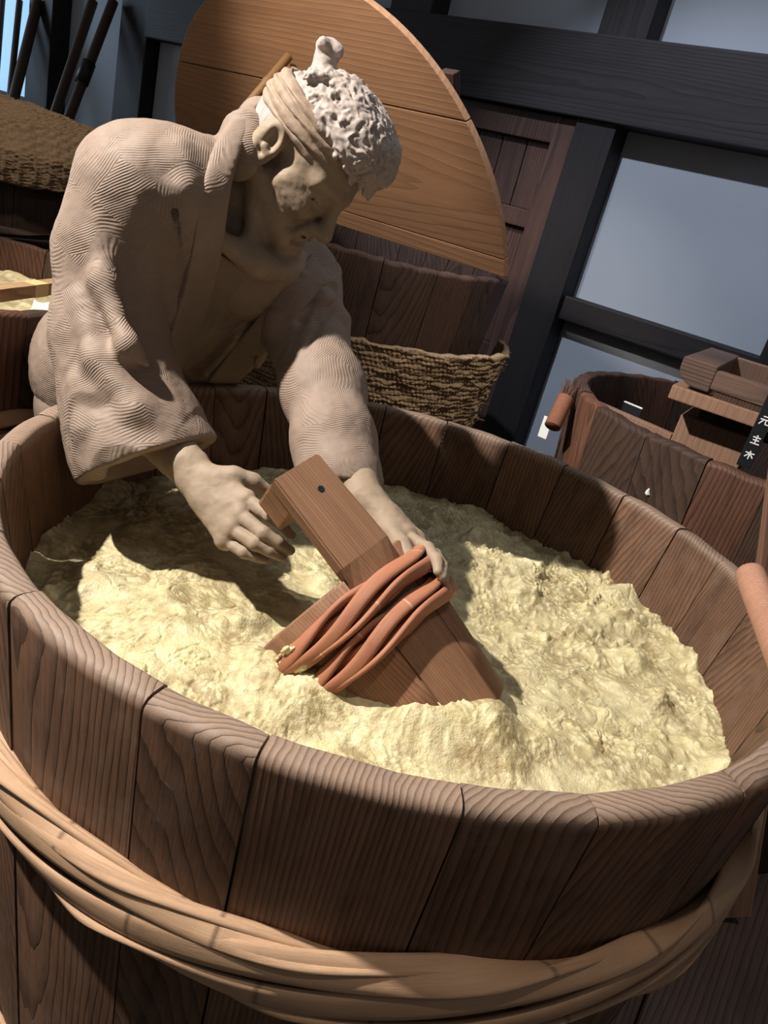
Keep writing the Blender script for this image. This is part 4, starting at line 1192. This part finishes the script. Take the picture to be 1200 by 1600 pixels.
# ------------------------------------------------------------------ tub behind with the straw mat and the lid
back = tub('wooden_tub', 'tall dark weathered stave tub standing behind the figure, the lid on its rim', (-0.28, 1.43, 0), 0.385, 0.422, 1.10, 0.12, 0.12, 'stave_dark', n=20, rough=0.004)
def woven(name, r_of_z, z0, z1, a0, a1, nz, na, rows, cols, dep, thick=0.012, zprof=None):
    """a plaited straw sheet bent round an upright axis: every weft rope and its twist is relief"""
    zz = np.linspace(0, 1, nz); aa = np.linspace(0, 1, na)
    Zu, Au = np.meshgrid(zz, aa, indexing='ij')
    ang = a0 + (a1 - a0) * Au
    if zprof is None: rz = r_of_z(Zu), z0 + (z1 - z0) * Zu
    else: rz = zprof(Zu)
    row = Zu * rows; ir = np.floor(row)
    rope = np.sqrt(np.clip(1 - (2 * (row - ir) - 1) ** 2, 0, 1))
    col = Au * cols + 0.5 * (ir % 2) + 0.35 * (row - ir)
    tw = np.abs(np.sin(PI * col)) ** 0.6
    P3 = np.stack([ang.ravel() * 3, Zu.ravel() * 4, 0 * ang.ravel()], 1)
    nz_ = fbm(P3 * 4, 3, 5).reshape(ang.shape); n2 = vnoise(P3 * 60, 8).reshape(ang.shape)
    r = rz[0] + dep * (rope * (0.45 + 0.55 * tw)) + 0.006 * nz_ + 0.0015 * n2
    if zprof is not None: rz = (rz[0], rz[1] + 0.7 * (r - rz[0]))
    z = rz[1] + 0.004 * fbm(P3 * 5 + 9, 2, 6).reshape(ang.shape)
    outer = np.stack([r * np.cos(ang), r * np.sin(ang), z], -1)
    r2 = rz[0] - thick
    inner = np.stack([r2 * np.cos(ang), r2 * np.sin(ang), z], -1)
    v = np.concatenate([outer.reshape(-1, 3), inner.reshape(-1, 3)])
    I = np.arange(nz - 1)[:, None] * na + np.arange(na - 1)[None]
    q = np.stack([I, I + 1, I + na + 1, I + na], -1).reshape(-1, 4)
    N = nz * na
    qi = q[:, ::-1] + N
    def strip(ids):
        ids = np.asarray(ids); return np.stack([ids[:-1], ids[:-1] + N, ids[1:] + N, ids[1:]], -1)
    e = [strip(np.arange(na)), strip((np.arange(na) + (nz - 1) * na)[::-1]), strip((np.arange(nz) * na)[::-1]), strip(np.arange(nz) * na + na - 1)]
    Q = np.concatenate([q, qi] + e)
    return npmesh(name, v, Q[:, ::-1] if zprof is not None else Q)
def stray(name, n, fn, parent, mat, L=0.05):
    bm = bmesh.new()
    for _ in range(n):
        p, nrm_, tan = fn()
        d = unit(tan * random.uniform(-1, 1) + V(0, 0, 1) * random.uniform(-.8, .8) + nrm_ * random.uniform(0.0, .5))
        l = random.uniform(.4, 1) * L; w = np.cross(d, nrm_); w = unit(w) * 0.0012
        a_, b_, c_ = p, p + d * l * .5 + nrm_ * 0.004, p + d * l
        f1 = [bm.verts.new(tuple(x)) for x in (a_ - w, a_ + w, b_ + w, b_ - w)]
        f2 = [f1[3], f1[2], bm.verts.new(tuple(c_ + w * .4)), bm.verts.new(tuple(c_ - w * .4))]
        bm.faces.new(f1); bm.faces.new(f2)
    me = bpy.data.meshes.new(name); bm.to_mesh(me); bm.free()
    o = link(name, me, mat, parent); o['kind'] = 'stuff'; return o
matr = empty('straw_mat', 'coarse plaited straw mat wrapped round the tall tub behind the figure', 'mat', (-0.28, 1.43, 0.62))
link('mat_sheet', woven('mat_sheet', lambda t: 0.425 + 0.055 * t, 0.0, 0.285, math.radians(-150), math.radians(14), 190, 900, 22, 105, 0.009), M['straw'], matr, smooth=True)
def _s():
    a_ = math.radians(random.uniform(-120, 2)); t_ = random.uniform(0, 1); n_ = V(math.cos(a_), math.sin(a_), 0)
    return n_ * (0.437 + 0.055 * t_) + V(0, 0, 0.285 * t_), n_, V(-n_[1], n_[0], 0)
stray('loose_straws', 110, _s, matr, M['straw'], 0.035)

# half lid of three boards
LN = unit(V(-0.4430, -0.7500, -0.5000)); LO = V(0.115, 1.262, 1.112)
LW_ = unit(V(0.861, -0.508, 0.0) - LN * (V(0.861, -0.508, 0.0) @ LN)); LUP = np.cross(LN, LW_)
if LUP[2] < 0: LUP = -LUP
lm_ = Matrix(((LW_[0], -LN[0], LUP[0], LO[0]), (LW_[1], -LN[1], LUP[1], LO[1]), (LW_[2], -LN[2], LUP[2], LO[2]), (0, 0, 0, 1)))
lid = empty('half_lid', 'big half-round wooden tub lid of pale boards propped up behind the figure', 'lid', matrix=lm_)
LR = 0.665
def board(z0, z1):
    zs = np.linspace(z0, z1, 18)
    w_ = [math.sqrt(max(0, LR * LR - z * z)) for z in zs]
    return prism_me('board', [(-LR + a, z) for a, z in zip(w_, zs)] + [(-LR - a, z) for a, z in zip(w_[::-1], zs[::-1])], 0.022, 0.0018)
for z0, z1 in ((0.0, 0.050), (0.0525, 0.385), (0.3885, 0.6645)):
    link('board', board(z0, z1), M['lid'], lid)
bt = link('batten', box_me('batten', (0.045, 0.03, 0.46), 0.003), M['door'], lid); bt.location = (-0.200, 0.038, 0.25)
_s1 = V(*(-0.6037,1.4176,1.5153)) + LN * 0.012; _s0 = V(*(-0.8824,1.0200,0.8920))
stick = sweep_me('bamboo_stick', [_s0 + (_s1 - _s0) * t for t in (0, .3, .6, .86, .872, .884, 1.0)], [0.0125, 0.0125, 0.0125, 0.0122, 0.0145, 0.0120, 0.0120], 14)
o = link('bamboo_stick', stick, plain('stick', lin(166, 128, 86), 0.5, 0.3, var=0.3, scale=50), None, smooth=True)
tag(o, 'thin bamboo stick leaning on the half-round lid behind the figure\'s shoulder', 'stick')

# ------------------------------------------------------------------ right-hand tub and the things on it
rt = tub('wooden_tub', 'empty dark stave tub on the right with a wooden trough on its rim', (0.89, 0.95, 0), 0.512, 0.548, 0.935, 0.10, 0.08,
         ['stave_dark', 'stave_red', 'stave_dark', 'stave_dark', 'stave_red'], n=24, rough=0.003)
# ------------------------------------------------------------------ left tub
lt = tub('wooden_tub', 'reddish stave tub with mash at the left edge behind the figure', (-1.22, 0.70, 0), 0.455, 0.490, 0.88, 0.10, 0.08, ['stave_red', 'stave_dark'], n=24, rough=0.002)
bamboo_hoop(lt, 0.64, 0.478, 0.030, 0.009, 5, 3, 0.030, 0.0065, M['bamboo'], seg=200)
ms2, _ = mash('rice_mash', 0.437, 0.790, 0.006, 0.9, lambda x, y: 0.04 * np.exp(-((x + .1) ** 2 + y ** 2) / 0.05), 9)
ms2.location = (-1.22, 0.70, 0)
tag(ms2, 'bright lumpy mash in the tub at the left edge', 'mash', kind='stuff')

# ------------------------------------------------------------------ things around the left tub
def across(c, a, b, r):
    """the chord of the circle (c, r) on the line a-b"""
    a, b, c = V(*a)[:2], V(*b)[:2], V(*c)[:2]
    d = unit(b - a); t = (c - a) @ d; f = a + d * t; h = math.sqrt(r * r - ((f - c) @ (f - c)))
    return f - d * h, f + d * h
p0, p1 = across((-1.22, 0.70), (-0.8702,0.5058,0.8970), (-0.8531,0.6727,0.8970), 0.50)
bar = empty('wooden_bar', 'pale squared wooden bar laid across the rim of the left tub', 'bar', ((p0[0] + p1[0]) / 2, (p0[1] + p1[1]) / 2, 0.8955), math.atan2(p1[1] - p0[1], p1[0] - p0[0]))
M['bar'] = wood('bar_wood', lin(150, 108, 70), lin(206, 168, 126), ring=120, axis='x', x0=0.5, patch=0.1)
link('beam', box_me('beam', (float(np.linalg.norm(p1 - p0)), 0.030, 0.026), 0.002), M['bar'], bar)
tp = link('tape', box_me('tape', (0.045, 0.0312, 0.0272), 0.001), plain('tape', lin(226, 200, 140), 0.4, 0.4), bar)
q_ = V(*(-0.8492,0.6170,0.8970))[:2]; tp.location = (float((q_ - (p0 + p1) / 2) @ unit(p1 - p0)), 0, 0)
def paper():
    n = 6; g = np.linspace(-.5, .5, n + 1); v = []; f = []
    for a in g:
        for b in g:
            v.append((a * 0.055, b * 0.05, 0.010 * math.sin(a * 5) + 0.012 * abs(b)))
    for i in range(n):
        for j in range(n):
            f.append((i * (n + 1) + j, (i + 1) * (n + 1) + j, (i + 1) * (n + 1) + j + 1, i * (n + 1) + j + 1))
    return npmesh('paper_scrap', v, f)
o = link('paper_scrap', paper(), M['white'], None, smooth=True)
o.location = (-0.8980,0.7414,0.8220); o.rotation_euler = (0.5, 0.2, 0.4)
tag(o, 'folded white paper scrap on the mash of the left tub', 'paper')
sd = o.modifiers.new('solid', 'SOLIDIFY'); sd.thickness = 0.0012

# big vat far left with a straw mat over its cover
VC = (-1.93, 2.45)
vat = tub('wooden_tub', 'dark vat far left whose cover is draped with a straw mat', (VC[0], VC[1], 0), 0.455, 0.495, 0.975, 0.05, 0.04, 'stave_dark', n=22)
bamboo_hoop(vat, 0.74, 0.492, 0.02, 0.008, 3, 3, 0.026, 0.006, M['pole_dark'], seg=140)
cov = sweep_me('vat_cover', [(0, 0, 0), (0, 0, .03), (0, 0, .05), (0, 0, .14), (0, 0, .19), (0, 0, .205)], [0.50, 0.51, 0.505, 0.44, 0.30, 0.02], 48, up=(0, 1, 0))
o = link('vat_cover', cov, M['straw_dark'], None, smooth=False); o.location = (VC[0], VC[1], 0.980)
tag(o, 'domed brown cover on the far left vat under the straw mat', 'cover')
def _zp(t):
    k = np.array([0, .25, .55, .66, .75, 1.0]); r = np.array([.05, .30, .455, .525, .535, .530]); z = np.array([1.462, 1.447, 1.397, 1.30, 1.262, 1.190]) - 0.265
    return np.interp(t, k, r), np.interp(t, k, z)
mat2 = empty('straw_mat', 'brown straw mat draped over the cover of the far left vat', 'mat', (VC[0], VC[1], 0))
link('mat_sheet', woven('mat_sheet', None, 0, 0, math.radians(-165), math.radians(-22), 150, 420, 60, 26, 0.012, zprof=_zp), M['straw_dark'], mat2, smooth=True)

# poles leaning on the wall by the paper window
def leaning(a, b, r, lab, nm='pole', mat='pole_dark', seg=10):
    a, b = V(*a), V(*b)
    t = a[2] / (a[2] - b[2]); f = a + (b - a) * t
    k = 0.55
    while k > 0 and (a + (a - b) * k - WO) @ WN < 0.13: k -= 0.02
    top = a + (a - b) * k
    o = link(nm, sweep_me(nm, [f + V(0, 0, .003), f + (top - f) * .5, top], r, seg), M[mat], None, smooth=True)
    return o, top, f
for a, b, r, lab in (((-3.0469,4.2152,1.6823), (-2.9415,4.0037,1.2281), .016, 'thinnest dark pole at the far left edge by the bright paper window'),
                     ((-2.9215,4.1807,1.7035), (-2.8271,3.9622,1.2325), .018, 'thin dark pole second from left before the bright paper window'),
                     ((-2.7784,4.1242,1.7240), (-2.7566,3.8934,1.2236), .030, 'thick dark pole leaning before the bright paper window'),
                     ((-2.2725,3.7489,1.7595), (-2.3003,3.4953,1.2046), .026, 'plain dark pole leaning left of the pole with a black label')):
    o, _, _ = leaning(a, b, r, lab); tag(o, lab, 'pole', 'poles leaning by the far left wall')
pl = empty('pole', 'dark leaning pole carrying a small black label', 'pole', (0, 0, 0), group='poles leaning by the far left wall')
o, top, f = leaning((-2.1246,3.6691,1.7762), (-2.1772,3.4106,1.2095), .026, '', 'shaft'); o.parent = pl
a, b = V(*(-2.1597,3.5188,1.4476)), V(*(-2.1687,3.4700,1.3413)); d = unit(a - b)
link('label_plate', sweep_me('label_plate', [b - d * .0, a], 0.036, 12), M['black'], pl, smooth=True)

# ------------------------------------------------------------------ things on and around the right-hand tub
DA = math.radians(-25); DX = V(math.cos(DA), math.sin(DA), 0); DY = V(-math.sin(DA), math.cos(DA), 0); DO = V(0.49, 0.72, 0)
dev = empty('wooden_trough', 'brown wooden box trough on a stand inside the right tub', 'trough', tuple(DO), DA)
def dbox(name, x0, x1, y0, y1, z0, z1, mat, bev=0.003):
    o = link(name, box_me(name, (x1 - x0, y1 - y0, z1 - z0), bev, 2), M[mat], dev); o.location = ((x0 + x1) / 2, (y0 + y1) / 2, (z0 + z1) / 2); return o
dbox('base_plate', 0.0, 0.62, 0.0, 0.40, 1.000, 1.030, 'device')
# thick end block, its lower edge rounded like a boat's bow
ol = [(0.0, 1.092), (0.0, 1.075)] + [(0.045 - 0.045 * math.cos(a), 1.072 - 0.036 * math.sin(a)) for a in np.linspace(0.2, PI / 2, 6)] + [(0.072, 1.036), (0.072, 1.092)]
o = link('end_block', prism_me('end_block', ol, 0.40, 0.003), M['device_dark'], dev); o.location = (0, 0.004, 0)
dbox('side_rail', 0.070, 0.62, 0.006, 0.040, 1.044, 1.084, 'device_dark')
dbox('side_rail', 0.070, 0.62, 0.360, 0.394, 1.030, 1.090, 'device')
dbox('cleat', 0.085, 0.60, 0.010, 0.034, 1.028, 1.046, 'stave_dark')
dbox('neck', 0.06, 0.40, 0.13, 0.32, 0.955, 1.002, 'stave_dark')
st = dbox('stand_box', 0.03, 0.185, 0.085, 0.36, 0.11, 0.962, 'device')
sg = empty('name_board', 'narrow black board with white characters hanging before the wooden trough', 'sign', (0.6238,0.5391,0.9388), DA)
link('board', box_me('board', (0.027, 0.005, 0.150), 0.001, center=(0, 0, 0.075)), M['black'], sg)
def strokes(segs, x, z, sc):
    bm = bmesh.new()
    for (ax, az, bx, bz) in segs:
        a = Vector((x + ax * sc, -0.0031, z + az * sc)); b = Vector((x + bx * sc, -0.0031, z + bz * sc))
        d = (b - a).normalized(); n = Vector((-d.z, 0, d.x)) * 0.0011
        vs = [bm.verts.new(p) for p in (a - n, b - n, b + n, a + n)]
        f = bm.faces.new(vs)
        r = bmesh.ops.extrude_face_region(bm, geom=[f])
        for g in r['geom']:
            if isinstance(g, bmesh.types.BMVert): g.co.y -= 0.0006
    bmesh.ops.recalc_face_normals(bm, faces=bm.faces[:])
    me = bpy.data.meshes.new('character'); bm.to_mesh(me); bm.free()
    return link('character', me, M['ink'], sg)
KI = [(-.5, .22, .5, .22), (0, .5, 0, -.5), (0, .22, -.45, -.3), (0, .22, .45, -.3)]
NUSHI = [(-.08, .55, .10, .44), (-.42, .30, .42, .30), (-.34, -.02, .34, -.02), (-.5, -.42, .5, -.42), (0, .30, 0, -.42)]
HITO = [(-.3, .45, .3, .45), (-.5, .1, .5, .1), (-.1, .1, -.5, -.5), (.12, .1, .15, -.4), (.15, -.4, .5, -.4)]
strokes(KI, 0.0015, 0.026, 0.017); strokes(NUSHI, 0.0015, 0.057, 0.017); strokes(HITO, 0.0015, 0.097, 0.017)
o = link('cross_bar', box_me('cross_bar', (0.222, 0.024, 0.026), 0.002), M['device'], None)
o.location = (0.4960, 0.9259, 0.888); o.rotation_euler = (0, 0, math.radians(-42.3))
tag(o, 'squared bar lying inside the right tub against the trough stand', 'bar')
cd = empty('card', 'small dark card with a white top edge standing on the bar in the right tub', 'card', (0.4949,0.9654,0.8957), math.radians(-40))
link('card_face', box_me('card_face', (0.052, 0.003, 0.024), 0.0005, center=(0, 0, 0.012)), M['black'], cd)
link('card_edge', box_me('card_edge', (0.052, 0.005, 0.0035), 0.0008, center=(0, 0, 0.0255)), M['white'], cd)

# bound bamboo whisk hung at the side of the right tub
wa, wb = V(*(0.3001,0.8509,0.8421)), V(*(0.3180,0.9048,0.9062)); wd = unit(wb - wa)
wk = empty('whisk', 'short rope-bound whisk with bare bristles hanging beside the right tub', 'brush', tuple(wa))
n_ = 60
pth = [wa + (wb - wa) * t - wa for t in np.linspace(0, 1, n_)]
link('binding', sweep_me('binding', pth, [0.019 + 0.0016 * abs(math.sin(i * 0.95)) for i in range(n_)], 16), plain('binding', lin(140, 92, 70), 0.8, 0.2, var=0.5, scale=140), wk, smooth=True)
def bristles():
    bm = bmesh.new()
    e1 = unit(np.cross(wd, V(0, 0, 1))); e2 = np.cross(wd, e1)
    for k in range(34):
        a = random.uniform(0, 2 * PI); r = 0.014 * math.sqrt(random.random()); l = random.uniform(.035, .058)
        b = (wb - wa) + e1 * r * math.cos(a) + e2 * r * math.sin(a); t = b + wd * l + (e1 * math.cos(a) + e2 * math.sin(a)) * random.uniform(.002, .012)
        w = 0.0013
        ra = [bm.verts.new(tuple(b + e1 * w * x + e2 * w * y)) for x, y in ((1, 0), (0, 1), (-1, 0), (0, -1))]
        rb = [bm.verts.new(tuple(t + (e1 * w * x + e2 * w * y) * .5)) for x, y in ((1, 0), (0, 1), (-1, 0), (0, -1))]
        for i in range(4): bm.faces.new((ra[i], ra[(i + 1) % 4], rb[(i + 1) % 4], rb[i]))
        bm.faces.new(rb)
    me = bpy.data.meshes.new('bristles'); bm.to_mesh(me); bm.free()
    o = link('bristles', me, plain('bristle', lin(96, 66, 54), 0.7), wk); o['kind'] = 'stuff'
bristles()
o = link('white_tag', box_me('white_tag', (0.024, 0.002, 0.055), 0.0005), M['white'], None)
o.location = V(*(0.2999,0.9373,0.8153)); o.rotation_euler = (0, 0, math.radians(-30))
tag(o, 'small blank white tag hanging under the rope-bound whisk', 'tag')
fk = link('white_fleck', sweep_me('white_fleck', [(0, 0, -.008), (0.001, 0, -.003), (-.001, 0, .003), (0, 0, .010)], [0.001, .006, .004, .001], 7, up=(0, 1, 0)), M['white'], rt); fk.location = (-0.404, -0.359, 0.822)

# plank leaning at the right edge, and the pole end in front of it
pa_, pb_ = V(*(0.6407,0.4073,1.0253)), V(*(0.9298,0.3388,0.0000))
d = unit(pa_ - pb_); L = float(np.linalg.norm(pa_ - pb_)) + 0.45
xz = unit(np.cross(d, V(0.1, -1, 0))); yv = np.cross(d, xz)
mm = Matrix(((xz[0], yv[0], d[0], pb_[0]), (xz[1], yv[1], d[1], pb_[1]), (xz[2], yv[2], d[2], pb_[2]), (0, 0, 0, 1)))
o = link('plank', box_me('plank', (0.085, 0.022, L), 0.003, center=(0, 0, L / 2 + 0.02)), wood('plank_wood', lin(92, 66, 52), lin(146, 110, 90), ring=130, x0=0.5, patch=0.15), None)
o.matrix_world = mm
tag(o, 'brown plank standing upright at the right edge before the right tub', 'plank')
ta, tb = V(*(0.4207,-0.0697,0.9475)), V(*(0.4193,-0.4204,0.8733)); d = unit(tb - ta); tb = ta + d * 0.95
pr_ = [ta - d * .002, ta, ta + d * .006, ta + (tb - ta) * .5, tb]
o = link('pole', sweep_me('pole', pr_, [0.0145, 0.0175, 0.0180, 0.018, 0.018], 20), M['pole'], None, smooth=True)
tag(o, 'pinkish round wooden pole leaning over the right rim of the big tub', 'pole')
